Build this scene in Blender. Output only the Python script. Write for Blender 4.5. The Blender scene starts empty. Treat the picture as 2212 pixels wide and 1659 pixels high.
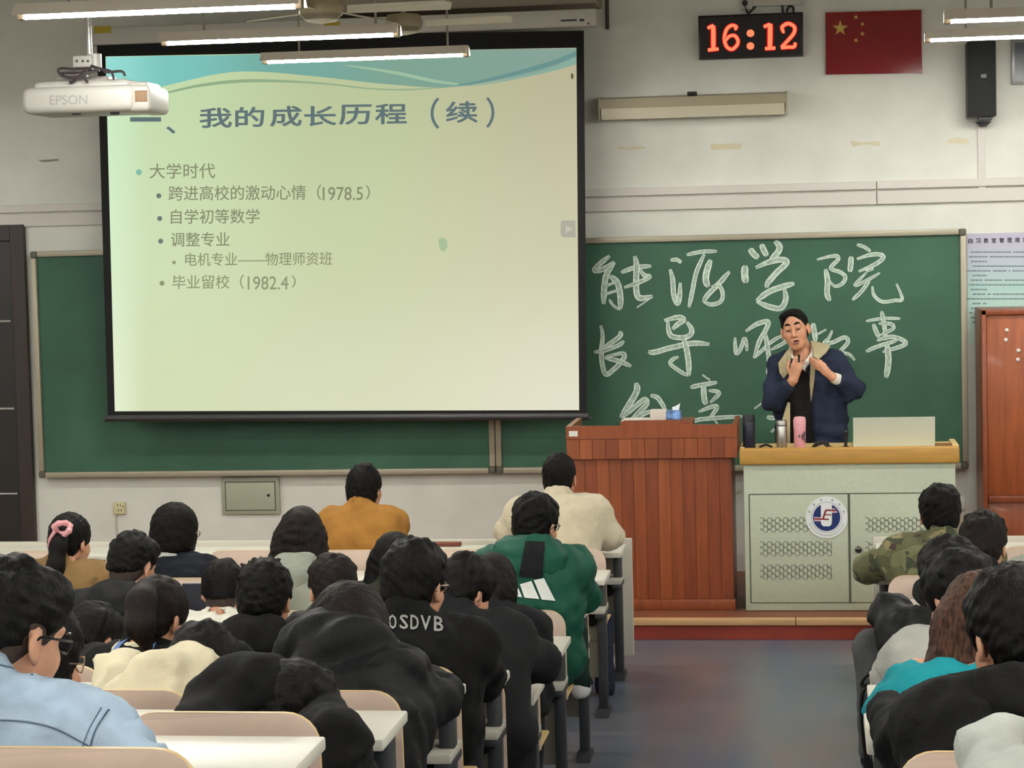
import bpy, bmesh, math, random
import numpy as np
from mathutils import Vector, Matrix
from mathutils.bvhtree import BVHTree

random.seed(7)
rng = np.random.default_rng(7)
SC = bpy.context.scene
COL = SC.collection

# ---------------------------------------------------------------- camera
YAW, PITCH, ROLL, CAM_Z, FPX = 0.1372, 0.0645, 0.0245, 2.2557, 4724.8
FW = np.array([-math.sin(YAW) * math.cos(PITCH), math.cos(YAW) * math.cos(PITCH), -math.sin(PITCH)])
_rt = np.array([math.cos(YAW), math.sin(YAW), 0.0])
_up = np.cross(_rt, FW)
RT = math.cos(ROLL) * _rt - math.sin(ROLL) * _up
UP = math.cos(ROLL) * _up + math.sin(ROLL) * _rt
CAM = np.array([0.0, 0.0, CAM_Z])
cd = bpy.data.cameras.new('camera')
cd.sensor_width = 36.0
cd.lens = FPX / 2212 * 36.0
cd.clip_start, cd.clip_end = 0.1, 100
cam = bpy.data.objects.new('camera', cd)
COL.objects.link(cam)
m = Matrix.Identity(4)
for i in range(3):
    m[i][0], m[i][1], m[i][2], m[i][3] = RT[i], UP[i], -FW[i], CAM[i]
cam.matrix_world = m
SC.camera = cam

# ---------------------------------------------------------------- world, exposure
wd = bpy.data.worlds.new('world')
SC.world = wd
wd.use_nodes = True
wd.node_tree.nodes['Background'].inputs[0].default_value = (0.8, 0.85, 1.0, 1)
wd.node_tree.nodes['Background'].inputs[1].default_value = 0.05
SC.view_settings.view_transform = 'Standard'
SC.view_settings.look = 'None'
SC.view_settings.gamma = 1.0
SC.view_settings.use_curve_mapping = False
SC.view_settings.exposure = 0.0
TUBE_POWER = 135.0            # strength of the fluorescent tubes


def at(px, py, Y):
    """the point at depth Y (metres down the room) seen at photo pixel (px, py)"""
    d = FW + (px - 1106.0) / FPX * RT - (py - 829.5) / FPX * UP
    t = (Y - CAM[1]) / d[1]
    return CAM + t * d


def to_px(p):
    d = np.asarray(p) - CAM
    z = d @ FW
    return 1106 + FPX * (d @ RT) / z, 829.5 - FPX * (d @ UP) / z


# ---------------------------------------------------------------- materials
def lin(c):
    return tuple(((v / 255) / 12.92 if v / 255 <= .04045 else ((v / 255 + .055) / 1.055) ** 2.4) for v in c) + (1.0,)


MATS = {}


def mat(name, rgb, rough=.6, metal=0.0, var=0.0, scale=20.0, stretch=(1, 1, 1), bump=0.0, bscale=None, coat=0.0, spec=.5, emit=None, estr=0.0, sheen=0.0, trans=0.0):
    if name in MATS:
        return MATS[name]
    M = bpy.data.materials.new(name)
    M.use_nodes = True
    nt = M.node_tree
    b = nt.nodes['Principled BSDF']
    b.inputs['Base Color'].default_value = lin(rgb)
    b.inputs['Roughness'].default_value = rough
    b.inputs['Metallic'].default_value = metal
    b.inputs['Specular IOR Level'].default_value = spec
    b.inputs['Coat Weight'].default_value = coat
    b.inputs['Coat Roughness'].default_value = .08
    b.inputs['Sheen Weight'].default_value = sheen
    b.inputs['Transmission Weight'].default_value = trans
    if emit:
        b.inputs['Emission Color'].default_value = lin(emit)
        b.inputs['Emission Strength'].default_value = estr
    if var or bump:
        tc = nt.nodes.new('ShaderNodeTexCoord')
        mp = nt.nodes.new('ShaderNodeMapping')
        mp.inputs['Scale'].default_value = stretch
        nt.links.new(tc.outputs['Object'], mp.inputs['Vector'])
        nz = nt.nodes.new('ShaderNodeTexNoise')
        nz.inputs['Scale'].default_value = scale
        nz.inputs['Detail'].default_value = 4
        nt.links.new(mp.outputs[0], nz.inputs['Vector'])
        if var:
            mx = nt.nodes.new('ShaderNodeMix')
            mx.data_type = 'RGBA'
            lo = tuple(max(0, v * (1 - var)) for v in rgb)
            hi = tuple(min(255, v * (1 + var)) for v in rgb)
            rp = nt.nodes.new('ShaderNodeMapRange')
            rp.inputs[1].default_value, rp.inputs[2].default_value = .3, .7
            nt.links.new(nz.outputs['Fac'], rp.inputs[0])
            nt.links.new(rp.outputs[0], mx.inputs['Factor'])
            mx.inputs['A'].default_value, mx.inputs['B'].default_value = lin(lo), lin(hi)
            nt.links.new(mx.outputs['Result'], b.inputs['Base Color'])
        if bump:
            n2 = nz
            if bscale:
                n2 = nt.nodes.new('ShaderNodeTexNoise')
                n2.inputs['Scale'].default_value = bscale
                n2.inputs['Detail'].default_value = 3
                nt.links.new(mp.outputs[0], n2.inputs['Vector'])
            bp = nt.nodes.new('ShaderNodeBump')
            bp.inputs['Strength'].default_value = bump
            bp.inputs['Distance'].default_value = .01
            nt.links.new(n2.outputs['Fac'], bp.inputs['Height'])
            nt.links.new(bp.outputs[0], b.inputs['Normal'])
    MATS[name] = M
    return M


def glow(name, rgb, strength=1.0):
    if name in MATS:
        return MATS[name]
    M = bpy.data.materials.new(name)
    M.use_nodes = True
    nt = M.node_tree
    nt.nodes.remove(nt.nodes['Principled BSDF'])
    e = nt.nodes.new('ShaderNodeEmission')
    e.inputs[0].default_value = lin(rgb)
    e.inputs[1].default_value = strength
    nt.links.new(e.outputs[0], nt.nodes['Material Output'].inputs[0])
    MATS[name] = M
    return M


# ---------------------------------------------------------------- object helpers
def tag(o, label=None, cat=None, group=None, kind=None):
    if label:
        o['label'] = label
    if cat:
        o['category'] = cat
    if group:
        o['group'] = group
    if kind:
        o['kind'] = kind
    return o


def thing(name, loc, label, cat, group=None):
    o = bpy.data.objects.new(name, None)
    o.empty_display_size = .1
    COL.objects.link(o)
    o.location = loc
    return tag(o, label, cat, group)


def link(name, me, mats, parent=None, smooth=False):
    o = bpy.data.objects.new(name, me)
    COL.objects.link(o)
    for mm in (mats if isinstance(mats, (list, tuple)) else [mats]):
        me.materials.append(mm)
    if smooth:
        me.polygons.foreach_set('use_smooth', [True] * len(me.polygons))
    if parent is not None:
        o.parent = parent
        par = parent
        off = Vector((0, 0, 0))
        while par is not None:
            off += par.location
            par = par.parent
        me.transform(Matrix.Translation(-off))
    return o


def pydata(name, verts, faces, mats, parent=None, smooth=False, midx=None):
    me = bpy.data.meshes.new(name)
    me.from_pydata([tuple(map(float, v)) for v in verts], [], [tuple(map(int, f)) for f in faces])
    o = link(name, me, mats, parent, smooth)
    if midx is not None:
        me.polygons.foreach_set('material_index', midx)
    me.update()
    return o


class MB:
    """collects boxes, tubes, lathes and prisms, builds one mesh"""

    def __init__(s):
        s.bm = bmesh.new()

    def box(s, lo, hi, bev=0.0, mi=0, rot=None, seg=2):
        lo, hi = np.minimum(lo, hi), np.maximum(lo, hi)
        r = bmesh.ops.create_cube(s.bm, size=1.0)
        vs = r['verts']
        c, d = (np.array(lo) + hi) / 2, np.array(hi) - lo
        for v in vs:
            v.co = Vector((v.co.x * d[0], v.co.y * d[1], v.co.z * d[2]))
        fs = list({f for v in vs for f in v.link_faces})
        for f in fs:
            f.material_index = mi
        if bev > 0:
            es = list({e for v in vs for e in v.link_edges})
            g = bmesh.ops.bevel(s.bm, geom=es, offset=bev, segments=seg, affect='EDGES', profile=.5)
            vs = list({v for f in g['faces'] for v in f.verts} | {v for v in vs if v.is_valid})
            for f in g['faces']:
                f.material_index = mi
        M = Matrix.Translation(c)
        if rot is not None:
            M = M @ rot.to_4x4()
        bmesh.ops.transform(s.bm, matrix=M, verts=vs)
        return s

    def tube(s, pts, r, n=8, mi=0, cap=True):
        pts = [Vector(tuple(map(float, p))) for p in pts]
        rs = r if isinstance(r, (list, tuple)) else [r] * len(pts)
        rings = []
        prev = None
        for i, p in enumerate(pts):
            t = (pts[min(i + 1, len(pts) - 1)] - pts[max(i - 1, 0)]).normalized()
            a = prev - t * prev.dot(t) if prev is not None else t.orthogonal()
            if a.length < 1e-6:
                a = t.orthogonal()
            a.normalize()
            prev = a
            b = t.cross(a)
            rings.append([s.bm.verts.new(p + (a * math.cos(2 * math.pi * k / n) + b * math.sin(2 * math.pi * k / n)) * rs[i]) for k in range(n)])
        for A, B in zip(rings, rings[1:]):
            for k in range(n):
                f = s.bm.faces.new((A[k], A[(k + 1) % n], B[(k + 1) % n], B[k]))
                f.material_index = mi
        if cap:
            for R in (rings[0][::-1], rings[-1]):
                f = s.bm.faces.new(R)
                f.material_index = mi
        return s

    def lathe(s, c, prof, n=20, mi=0, axis='z'):
        c = Vector(tuple(map(float, c)))
        rings = []
        for r, z in prof:
            ring = []
            for k in range(n):
                a = 2 * math.pi * k / n
                q = Vector((r * math.cos(a), r * math.sin(a), z))
                if axis == 'y':
                    q = Vector((q.x, -q.z, q.y))
                ring.append(s.bm.verts.new(c + q))
            rings.append(ring)
        for A, B in zip(rings, rings[1:]):
            for k in range(n):
                f = s.bm.faces.new((A[k], A[(k + 1) % n], B[(k + 1) % n], B[k]))
                f.material_index = mi
        for R in (rings[0][::-1], rings[-1]):
            f = s.bm.faces.new(R)
            f.material_index = mi
        return s

    def prism(s, poly, dvec, mi=0):
        """polygon of 3-D points pushed along dvec"""
        A = [s.bm.verts.new(tuple(map(float, p))) for p in poly]
        B = [s.bm.verts.new(tuple(float(a + b) for a, b in zip(p, dvec))) for p in poly]
        n = len(A)
        fs = [s.bm.faces.new(A), s.bm.faces.new(B[::-1])]
        for k in range(n):
            fs.append(s.bm.faces.new((A[k], B[k], B[(k + 1) % n], A[(k + 1) % n])))
        for f in fs:
            f.material_index = mi
        return s

    def build(s, name, mats, parent=None, smooth=False):
        bmesh.ops.recalc_face_normals(s.bm, faces=s.bm.faces)
        me = bpy.data.meshes.new(name)
        s.bm.to_mesh(me)
        s.bm.free()
        o = link(name, me, mats, parent)
        if smooth:
            me.polygons.foreach_set('use_smooth', [True] * len(me.polygons))
            me.set_sharp_from_angle(angle=math.radians(38))
        return o


def rect(x0, y0, x1, y1, Y):
    """upright world rectangle (X0, X1, Z0, Z1) at depth Y of the photo's rectangle"""
    a, b, c, d = at(x0, y0, Y), at(x1, y0, Y), at(x0, y1, Y), at(x1, y1, Y)
    return (a[0] + c[0]) / 2, (b[0] + d[0]) / 2, (c[2] + d[2]) / 2, (a[2] + b[2]) / 2


def slab(name, r, Y0, Y1, m_, parent=None, bev=0.0):
    return MB().box((r[0], Y0, r[2]), (r[1], Y1, r[3]), bev).build(name, m_, parent, smooth=bev > 0)


def structure(o):
    o['kind'] = 'structure'
    return o


def spline(pts, n=6):
    P = [np.array(p, float) for p in pts]
    if len(P) < 3:
        return P
    out = []
    for i in range(len(P) - 1):
        p0, p1, p2, p3 = P[max(i - 1, 0)], P[i], P[i + 1], P[min(i + 2, len(P) - 1)]
        for k in range(n):
            t = k / n
            out.append(.5 * ((2 * p1) + (-p0 + p2) * t + (2 * p0 - 5 * p1 + 4 * p2 - p3) * t * t + (-p0 + 3 * p1 - 3 * p2 + p3) * t ** 3))
    out.append(P[-1])
    return out


def ribbon(strokes, Y, name, mats, parent, thick=.0, two_tone=False, smooth_n=6, taper=.45):
    """flat brush strokes (photo pixel polylines with half width) lying on the upright plane at depth Y"""
    V, F, MI = [], [], []
    for si, (pts, w) in enumerate(strokes):
        P = spline(pts, smooth_n)
        Yk = Y - .0004 * si
        n = len(P)
        cols = [-1, -.62, .62, 1] if two_tone else [-1, 1]
        base = len(V)
        for i, p in enumerate(P):
            t = P[min(i + 1, n - 1)] - P[max(i - 1, 0)]
            t = t / (np.linalg.norm(t) + 1e-9)
            nn = np.array([-t[1], t[0]])
            u = i / (n - 1)
            ww = w * (taper + (1 - taper) * min(1, 4.5 * u + .1, 4.5 * (1 - u) + .1))
            for c in cols:
                q = p + nn * ww * c
                V.append(at(q[0], q[1], Yk - .00003 * i))
        k = len(cols)
        for i in range(n - 1):
            for j in range(k - 1):
                a = base + i * k + j
                F.append((a, a + 1, a + k + 1, a + k))
                MI.append(1 if (two_tone and j == 1) else 0)
    # later strokes lie a hair in front of earlier ones
    return pydata(name, V, F, mats, parent, midx=MI)


def text_on(s, x0, y0, x1, y1, Y, name, m_, parent=None, bold=0.0, tilt=0.0):
    """lettering fitted to a photo rectangle on the upright plane at depth Y; bold = how far (px) the strokes are thickened"""
    cu = bpy.data.curves.new('text', 'FONT')
    cu.body = s
    cu.resolution_u = 4
    o = bpy.data.objects.new('text', cu)
    COL.objects.link(o)
    dg = bpy.context.evaluated_depsgraph_get()
    me = bpy.data.meshes.new_from_object(o.evaluated_get(dg))
    bpy.data.objects.remove(o)
    bpy.data.curves.remove(cu)
    co = np.array([v.co[:] for v in me.vertices])
    fs = [tuple(p.vertices) for p in me.polygons]
    bpy.data.meshes.remove(me)
    lo, hi = co.min(0), co.max(0)
    b = bold
    shifts = [(0, 0)] if b == 0 else [(-b, 0), (b, 0), (0, -b * .8), (0, b * .8), (-b * .7, -b * .6), (b * .7, b * .6), (-b * .7, b * .6), (b * .7, -b * .6)]
    V, F = [], []
    for k, (ox, oy) in enumerate(shifts):
        i0 = len(V)
        for c in co:
            u = (c[0] - lo[0]) / (hi[0] - lo[0])
            w = (c[1] - lo[1]) / (hi[1] - lo[1])
            V.append(at(x0 + b + u * (x1 - x0 - 2 * b) + ox, y1 - b + w * (y0 - y1 + 2 * b) + tilt * u + oy, Y - k * .00002))
        F += [tuple(j + i0 for j in f) for f in fs]
    return pydata(name, V, F, m_, parent)

# ---------------------------------------------------------------- palette
WALL = mat('wall_paint', (224, 223, 213), .85, var=.03, scale=3)
CEIL = mat('ceiling_paint', (176, 170, 158), .9)
TRIM = mat('trunking_plastic', (216, 210, 202), .6)
FRAME = mat('aluminium_frame', (168, 160, 140), .45, metal=.25)
CORNER = mat('frame_corner', (88, 86, 74), .6)
BOARD = mat('chalkboard_green', (58, 96, 76), .62, var=.08, scale=2.2, spec=.35)
CHALK_E = mat('chalk_edge', (222, 232, 220), .95, var=.12, scale=60)
CHALK_M = mat('chalk_rubbed', (168, 190, 172), .95, var=.16, scale=45)
BLACK = mat('black_plastic', (16, 16, 17), .5)
DARK = mat('dark_grey_plastic', (50, 50, 52), .5)
BLACKCLOTH = mat('black_screen_border', (9, 9, 9), .85)
CREAM = mat('cream_plastic', (222, 214, 190), .5)
WHITE = mat('white_plastic', (230, 228, 220), .4)
STEEL = mat('brushed_steel', (180, 178, 172), .28, metal=.9)
WOOD1 = mat('red_brown_wood', (140, 70, 34), .42, var=.10, scale=6, stretch=(5, 5, .5), coat=.15)
WOOD2 = mat('red_brown_wood_dark', (130, 62, 30), .42, var=.10, scale=6, stretch=(5, 5, .5), coat=.15)
WOOD3 = mat('red_brown_wood_light', (150, 78, 40), .42, var=.10, scale=6, stretch=(5, 5, .5), coat=.15)
OAK = mat('yellow_wood_edge', (188, 142, 66), .45, var=.06, scale=8, stretch=(.6, 5, 5))
OAKTOP = mat('pale_wood_top', (226, 196, 132), .45, var=.06, scale=8, stretch=(.6, 5, 5))
CABMET = mat('grey_green_metal', (188, 196, 172), .5, var=.02, scale=40)
CABLINE = mat('dark_seam', (86, 90, 76), .7)
DOORM = mat('dark_brown_door', (46, 33, 27), .5, var=.1, scale=5, stretch=(4, 4, .5))
DOORP = mat('dark_door_panel', (30, 23, 20), .45)
REDP = mat('red_painted_riser', (142, 52, 36), .55, var=.08, scale=5)
NOSE = mat('nosing_wood', (206, 164, 116), .5, var=.1, scale=5, stretch=(.4, 4, 4))
PLAT = mat('platform_boards', (120, 70, 48), .5, var=.1, scale=4)

# floor: blue-grey sheet vinyl with worn reddish tracks
FLOOR = mat('vinyl_floor', (74, 80, 92), .3, spec=.45)
nt = FLOOR.node_tree
tc = nt.nodes.new('ShaderNodeTexCoord')
nz = nt.nodes.new('ShaderNodeTexNoise')
nz.inputs['Scale'].default_value = .9
nz.inputs['Detail'].default_value = 3
mp = nt.nodes.new('ShaderNodeMapping')
mp.inputs['Scale'].default_value = (2.2, .55, 1)
nt.links.new(tc.outputs['Object'], mp.inputs[0])
nt.links.new(mp.outputs[0], nz.inputs['Vector'])
cr = nt.nodes.new('ShaderNodeValToRGB')
cr.color_ramp.elements[0].position, cr.color_ramp.elements[0].color = .36, lin((84, 98, 116))
cr.color_ramp.elements[1].position, cr.color_ramp.elements[1].color = .64, lin((122, 108, 110))
e = cr.color_ramp.elements.new(.5)
e.color = lin((104, 106, 116))
nt.links.new(nz.outputs['Fac'], cr.inputs[0])
nt.links.new(cr.outputs[0], nt.nodes['Principled BSDF'].inputs['Base Color'])

# ---------------------------------------------------------------- room shell
YW = 13.99
ROW0, PITCH_ROW = 10.392 + 2 * .88, .88
TIER = {6: .2127, 7: .3495, 8: .4633, 9: .6021, 10: .735, 11: .86}


def yrow(i):
    return ROW0 - PITCH_ROW * i


def floor_z(i):
    return TIER.get(int(i), 0.0 if i < 6 else .86)


XL, XR, ZC = -8.7, 6.4, 4.05
mb = MB().box((XL, -4, -.2), (XR, YW, 0))
for i in range(6, 12):
    lo = -4 if i == 11 else yrow(i + 1) + .04
    mb.box((XL, lo, 0.0), (XR, yrow(i) + .04, floor_z(i)))
structure(mb.build('floor', FLOOR))
structure(MB().box((XL, YW, -.2), (XR, YW + .15, ZC)).build('wall_front', WALL))
structure(MB().box((XL - .15, -4, -.2), (XL, YW + .15, ZC)).build('wall_left', WALL))
structure(MB().box((XR, -4, -.2), (XR + .15, YW + .15, ZC)).build('wall_right', WALL))
structure(MB().box((XL - .15, -4.15, -.2), (XR + .15, -4, ZC)).build('wall_back', WALL))
structure(MB().box((XL - .15, -4.15, ZC), (XR + .15, YW + .15, ZC + .15)).build('ceiling', CEIL))

# cable trunking along the front wall
z1, z2 = 2.535, 2.475
t = MB()
for xa, xb in ((XL, -2.6), (-2.596, .41), (.414, XR)):
    t.box((xa, YW - .035, z1), (xb, YW - .001, z1 + .05), .004)
    t.box((xa, YW - .03, z2 - .035), (xb, YW - .001, z1 - .012), .004)
structure(t.build('trim_1', TRIM))
r = rect(2112, 275, 2128, 408, YW)
structure(slab('trim_2', r, YW - .02, YW - .001, TRIM, bev=.003))

# platform
PY, PZ = 12.22, .117
pf = thing('teaching_platform', (-1.5, 13.1, 0), 'low teaching platform with a dark red riser along the front wall', 'platform')
MB().box((XL + .01, PY, .001), (XR - .01, YW - .002, PZ - .035)).build('riser', REDP, pf)
b = MB()
for xa, xb in ((XL + .01, -3.2), (-3.197, -.12), (-.117, XR - .01)):
    b.box((xa, PY - .015, PZ - .034), (xb, PY + .06, PZ), .004)
b.build('nosing', NOSE, pf, True)
MB().box((XL + .01, PY + .061, PZ - .034), (XR - .01, YW - .002, PZ)).build('deck', PLAT, pf)

# left door
dx1 = -5.165
d = MB()
d.box((-6.3, YW - .05, PZ), (-6.2, YW - .001, 2.455), .004)
d.box((dx1 - .095, YW - .05, PZ), (dx1, YW - .001, 2.455), .004)
d.box((-6.2, YW - .05, 2.35), (dx1 - .095, YW - .001, 2.455), .004)
dr = structure(d.build('door_1', DOORM))
MB().box((-6.199, YW - .02, PZ + .005), (dx1 - .096, YW - .002, 2.349)).build('door_leaf', DOORP, dr)
s = MB()
for y in (693, 882, 1066):
    q = at(30, y, YW)
    s.box((-6.15, YW - .026, q[2] - .006), (dx1 - .12, YW - .019, q[2] + .006), .002)
s.build('metal_strip', STEEL, dr)

# ---------------------------------------------------------------- chalkboards
BX0, BX1, BZ0, BZ1 = -5.1056, .9561, .7726, 2.2753
XD = float(at(1070, 960, 13.9)[0])
YB = 13.9


def chalkboard(name, x0, x1, label):
    t = thing(name, ((x0 + x1) / 2, YB + .04, BZ0), label, 'chalkboard', None)
    fw = .038
    MB().box((x0 + .01, YB + .012, BZ0 + .01), (x1 - .01, YW - .002, BZ1 - .01)).build('writing_surface', BOARD, t)
    f = MB()
    f.box((x0 + .045, YB - .012, BZ0), (x1 - .045, YB + .03, BZ0 + fw), .006)
    f.box((x0 + .045, YB - .012, BZ1 - fw), (x1 - .045, YB + .03, BZ1), .006)
    f.box((x0, YB - .012, BZ0 + .045), (x0 + fw, YB + .03, BZ1 - .045), .006)
    f.box((x1 - fw, YB - .012, BZ0 + .045), (x1, YB + .03, BZ1 - .045), .006)
    f.build('frame', FRAME, t, True)
    for cx in (x0, x1 - .045):
        for cz in (BZ0, BZ1 - .045):
            MB().box((cx, YB - .015, cz), (cx + .045, YB + .031, cz + .045), .01).build('frame_corner', CORNER, t, True)
    return t


chalkboard('chalkboard', BX0, XD - .002, 'plain green chalkboard half hidden behind the projection screen')
bd = chalkboard('chalkboard', XD + .002, BX1, 'green chalkboard covered in large white chalk writing behind the lecturer')

A_ = lambda P: [(1270 + x * .16275, 500 + y * .16275) for x, y in P]
B_ = lambda P: [(1590 + x * .1763, 500 + y * .1763) for x, y in P]
C_ = lambda P: [(1270 + x * .16275, 660 + y * .16275) for x, y in P]
D_ = lambda P: [(1560 + x * .19896, 650 + y * .19896) for x, y in P]
CH = [
    (A_, .163, [([(290, 325), (180, 410), (85, 515), (190, 505), (350, 405)], 34), ([(350, 405), (250, 560), (215, 760), (208, 965)], 40), ([(290, 590), (390, 680), (430, 860), (430, 1030)], 40),
                ([(430, 1040), (340, 985), (280, 900)], 18), ([(235, 725), (370, 670)], 36), ([(240, 830), (400, 780)], 36), ([(440, 545), (620, 480), (840, 458)], 30),
                ([(620, 325), (645, 450), (640, 680), (650, 830), (700, 885), (860, 860)], 40), ([(860, 865), (650, 1010)], 20), ([(690, 500), (745, 580), (820, 600), (700, 665), (480, 745)], 30)]),
    (A_, .163, [([(1095, 380), (1180, 375), (1240, 415)], 26), ([(1090, 500), (1125, 640), (1140, 850), (1190, 955), (1218, 850), (1225, 680)], 34), ([(1310, 312), (1500, 270), (1715, 262)], 26),
                ([(1545, 300), (1440, 540), (1385, 800), (1340, 1010)], 30), ([(1630, 375), (1580, 520), (1565, 650), (1600, 735)], 44), ([(1880, 530), (1740, 690), (1600, 830), (1530, 935)], 34),
                ([(1530, 930), (1640, 970), (1760, 930), (1790, 830), (1740, 720), (1640, 735)], 28)]),
    (B_, .176, [([(170, 210), (210, 270), (275, 325)], 38), ([(310, 155), (340, 230), (380, 300)], 36), ([(475, 115), (535, 190), (500, 270), (420, 350)], 38), ([(112, 415), (105, 520), (120, 630)], 44),
                ([(240, 445), (400, 375), (560, 345), (620, 385), (500, 500), (390, 630), (375, 690)], 36), ([(715, 635), (560, 680), (400, 740), (250, 850)], 36), ([(250, 855), (400, 920), (545, 940), (610, 830), (590, 700)], 34)]),
    (B_, .176, [([(990, 345), (1130, 310), (1230, 300), (1250, 345), (1160, 450), (1280, 500), (1340, 560), (1300, 640), (1210, 670), (1140, 600)], 24), ([(1095, 460), (1120, 600), (1115, 760), (1150, 850)], 34),
                ([(1410, 305), (1405, 400), (1395, 495)], 34), ([(1480, 160), (1570, 190), (1650, 245)], 22), ([(1480, 338), (1650, 285), (1775, 285), (1800, 330), (1690, 410), (1500, 490)], 26), ([(1685, 455), (1590, 490)], 30),
                ([(1600, 500), (1455, 660), (1600, 600), (1765, 505)], 20), ([(1640, 590), (1540, 730), (1425, 840)], 24), ([(1670, 670), (1690, 780), (1790, 860), (1940, 845), (2035, 825), (1965, 640)], 22)]),
    (C_, .163, [([(170, 265), (195, 400), (180, 600), (190, 780), (240, 915), (340, 850), (440, 750), (485, 670), (440, 635), (240, 680)], 32), ([(420, 340), (430, 400), (330, 480), (210, 560)], 32),
                ([(480, 470), (400, 530), (220, 595), (80, 620)], 28), ([(220, 690), (400, 735), (575, 805)], 30)]),
    (C_, .163, [([(1010, 200), (1200, 155), (1270, 190), (1190, 250), (1120, 315)], 34), ([(1060, 210), (1070, 330), (1120, 410), (1280, 425), (1370, 375), (1370, 300), (1310, 215)], 34), ([(800, 610), (880, 620), (1100, 560), (1400, 500), (1615, 515)], 36),
                ([(1270, 440), (1305, 560), (1335, 750), (1340, 930)], 38), ([(1340, 930), (1250, 890), (1100, 780), (1125, 715), (1205, 680)], 26)]),
    (D_, .199, [([(140, 395), (142, 480), (155, 570), (200, 520), (240, 410), (262, 470), (270, 545)], 22), ([(255, 330), (380, 250), (495, 225), (480, 300), (400, 450), (345, 620)], 26), ([(345, 620), (430, 540), (540, 440), (650, 375)], 20),
                ([(470, 350), (492, 500), (510, 680), (490, 795)], 26), ([(640, 385), (690, 440), (530, 530)], 20)]),
    (D_, .199, [([(985, 240), (1000, 330), (1015, 440)], 28), ([(1010, 375), (1130, 310)], 22), ([(1195, 320), (1160, 400), (1110, 460), (1200, 450), (1330, 395), (1365, 450), (1285, 555), (1380, 580), (1440, 645)], 22)]),
    (D_, .199, [([(1560, 220), (1750, 190), (1935, 192)], 17), ([(1730, 110), (1758, 250), (1775, 400)], 24), ([(1640, 250), (1680, 350), (1710, 395)], 24), ([(1700, 245), (1830, 250), (1855, 300), (1720, 370)], 20),
                ([(1680, 430), (1850, 390), (1995, 465), (1740, 555)], 24), ([(1560, 550), (1700, 490), (1900, 430)], 22), ([(1790, 470), (1805, 650), (1780, 835)], 34)]),
    (C_, .163, [([(635, 1025), (650, 1130), (550, 1310), (435, 1490)], 42), ([(435, 1490), (530, 1420), (640, 1330), (755, 1245), (780, 1310), (680, 1410), (550, 1540)], 34), ([(650, 1490), (740, 1440), (840, 1400)], 30), ([(830, 1190), (920, 1220), (980, 1300), (1025, 1375)], 30)]),
    (C_, .163, [([(1520, 920), (1620, 990)], 24), ([(1360, 1085), (1500, 1055), (1715, 1020)], 30), ([(1535, 1060), (1540, 1200), (1565, 1315)], 38), ([(1600, 1130), (1715, 1140), (1735, 1180), (1620, 1290)], 26),
                ([(1470, 1410), (1670, 1335), (1710, 1365), (1610, 1500)], 28), ([(1240, 1585), (1500, 1510), (2055, 1470)], 28), ([(1660, 1490), (1725, 1580)], 22)]),
    (D_, .199, [([(430, 1110), (350, 1170)], 18), ([(485, 1260), (560, 1270), (640, 1235)], 24), ([(530, 1425), (610, 1350)], 26), ([(620, 1480), (700, 1560)], 20)]),
]
for f_, k_, st in CH:
    ribbon([(f_(p), w * k_) for p, w in st], YB + .0115, 'chalk_character', [CHALK_E, CHALK_M], bd, two_tone=True)

# ---------------------------------------------------------------- projection screen
YS = 13.6
scr = thing('projection_screen', tuple(at(740, 500, YS)), 'large pull-down projection screen with black border showing a green lecture slide', 'projection screen')
c = MB()
a0, a1 = at(190, 52, YS), at(1290, 32, YS)
c.box((a0[0], YS - .07, at(740, 78, YS)[2]), (a1[0], YS + .07, at(740, 42, YS)[2]), .008)
cas = c.build('casing', mat('screen_casing', (196, 192, 184), .5), scr, True)
LBL = mat('yellow_label', (176, 156, 40), .6)
for x0, y0, x1, y1 in ((203, 56, 240, 72), (700, 48, 735, 58)):
    slab('label', rect(x0, y0, x1, y1, YS - .07), YS - .0715, YS - .0702, LBL, cas)
mk = MB()
for x0, y0, x1, y1 in ((1212, 42, 1246, 46), (1252, 41, 1262, 46), (1269, 49, 1273, 53)):
    r = rect(x0, y0, x1, y1, YS - .07)
    mk.box((r[0], YS - .0715, r[2]), (r[1], YS - .0702, r[3]))
mk.build('marking', DARK, cas)
Q = lambda x, y, dy: at(x, y, YS + dy)


def quadslab(name, P, dy0, dy1, m_, parent):
    return MB().prism([Q(x, y, dy0) for x, y in P], (0, dy1 - dy0, 0)).build(name, m_, parent)


quadslab('border_fabric', [(209, 84), (1261, 66), (1268, 896), (233, 900)], 0, .004, BLACKCLOTH, scr)
# self-glowing picture standing in for projector light, with the slide's own colour wash
SL = bpy.data.materials.new('slide_picture')
SL.use_nodes = True
nt = SL.node_tree
nt.nodes.remove(nt.nodes['Principled BSDF'])
em = nt.nodes.new('ShaderNodeEmission')
nt.links.new(em.outputs[0], nt.nodes['Material Output'].inputs[0])
tc = nt.nodes.new('ShaderNodeTexCoord')
sx = nt.nodes.new('ShaderNodeSeparateXYZ')
nt.links.new(tc.outputs['Generated'], sx.inputs[0])


def mixn(fac, a, b):
    n = nt.nodes.new('ShaderNodeMix')
    n.data_type = 'RGBA'
    nt.links.new(fac, n.inputs['Factor'])
    for s_, v in (('A', a), ('B', b)):
        if isinstance(v, tuple):
            n.inputs[s_].default_value = lin(v)
        else:
            nt.links.new(v, n.inputs[s_])
    return n.outputs['Result']


def ramp(out, stops):
    n = nt.nodes.new('ShaderNodeValToRGB')
    n.color_ramp.interpolation = 'EASE'
    while len(n.color_ramp.elements) < len(stops):
        n.color_ramp.elements.new(.5)
    for el, (p_, c_) in zip(n.color_ramp.elements, stops):
        el.position, el.color = p_, lin(c_)
    nt.links.new(out, n.inputs[0])
    return n.outputs[0]


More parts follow.
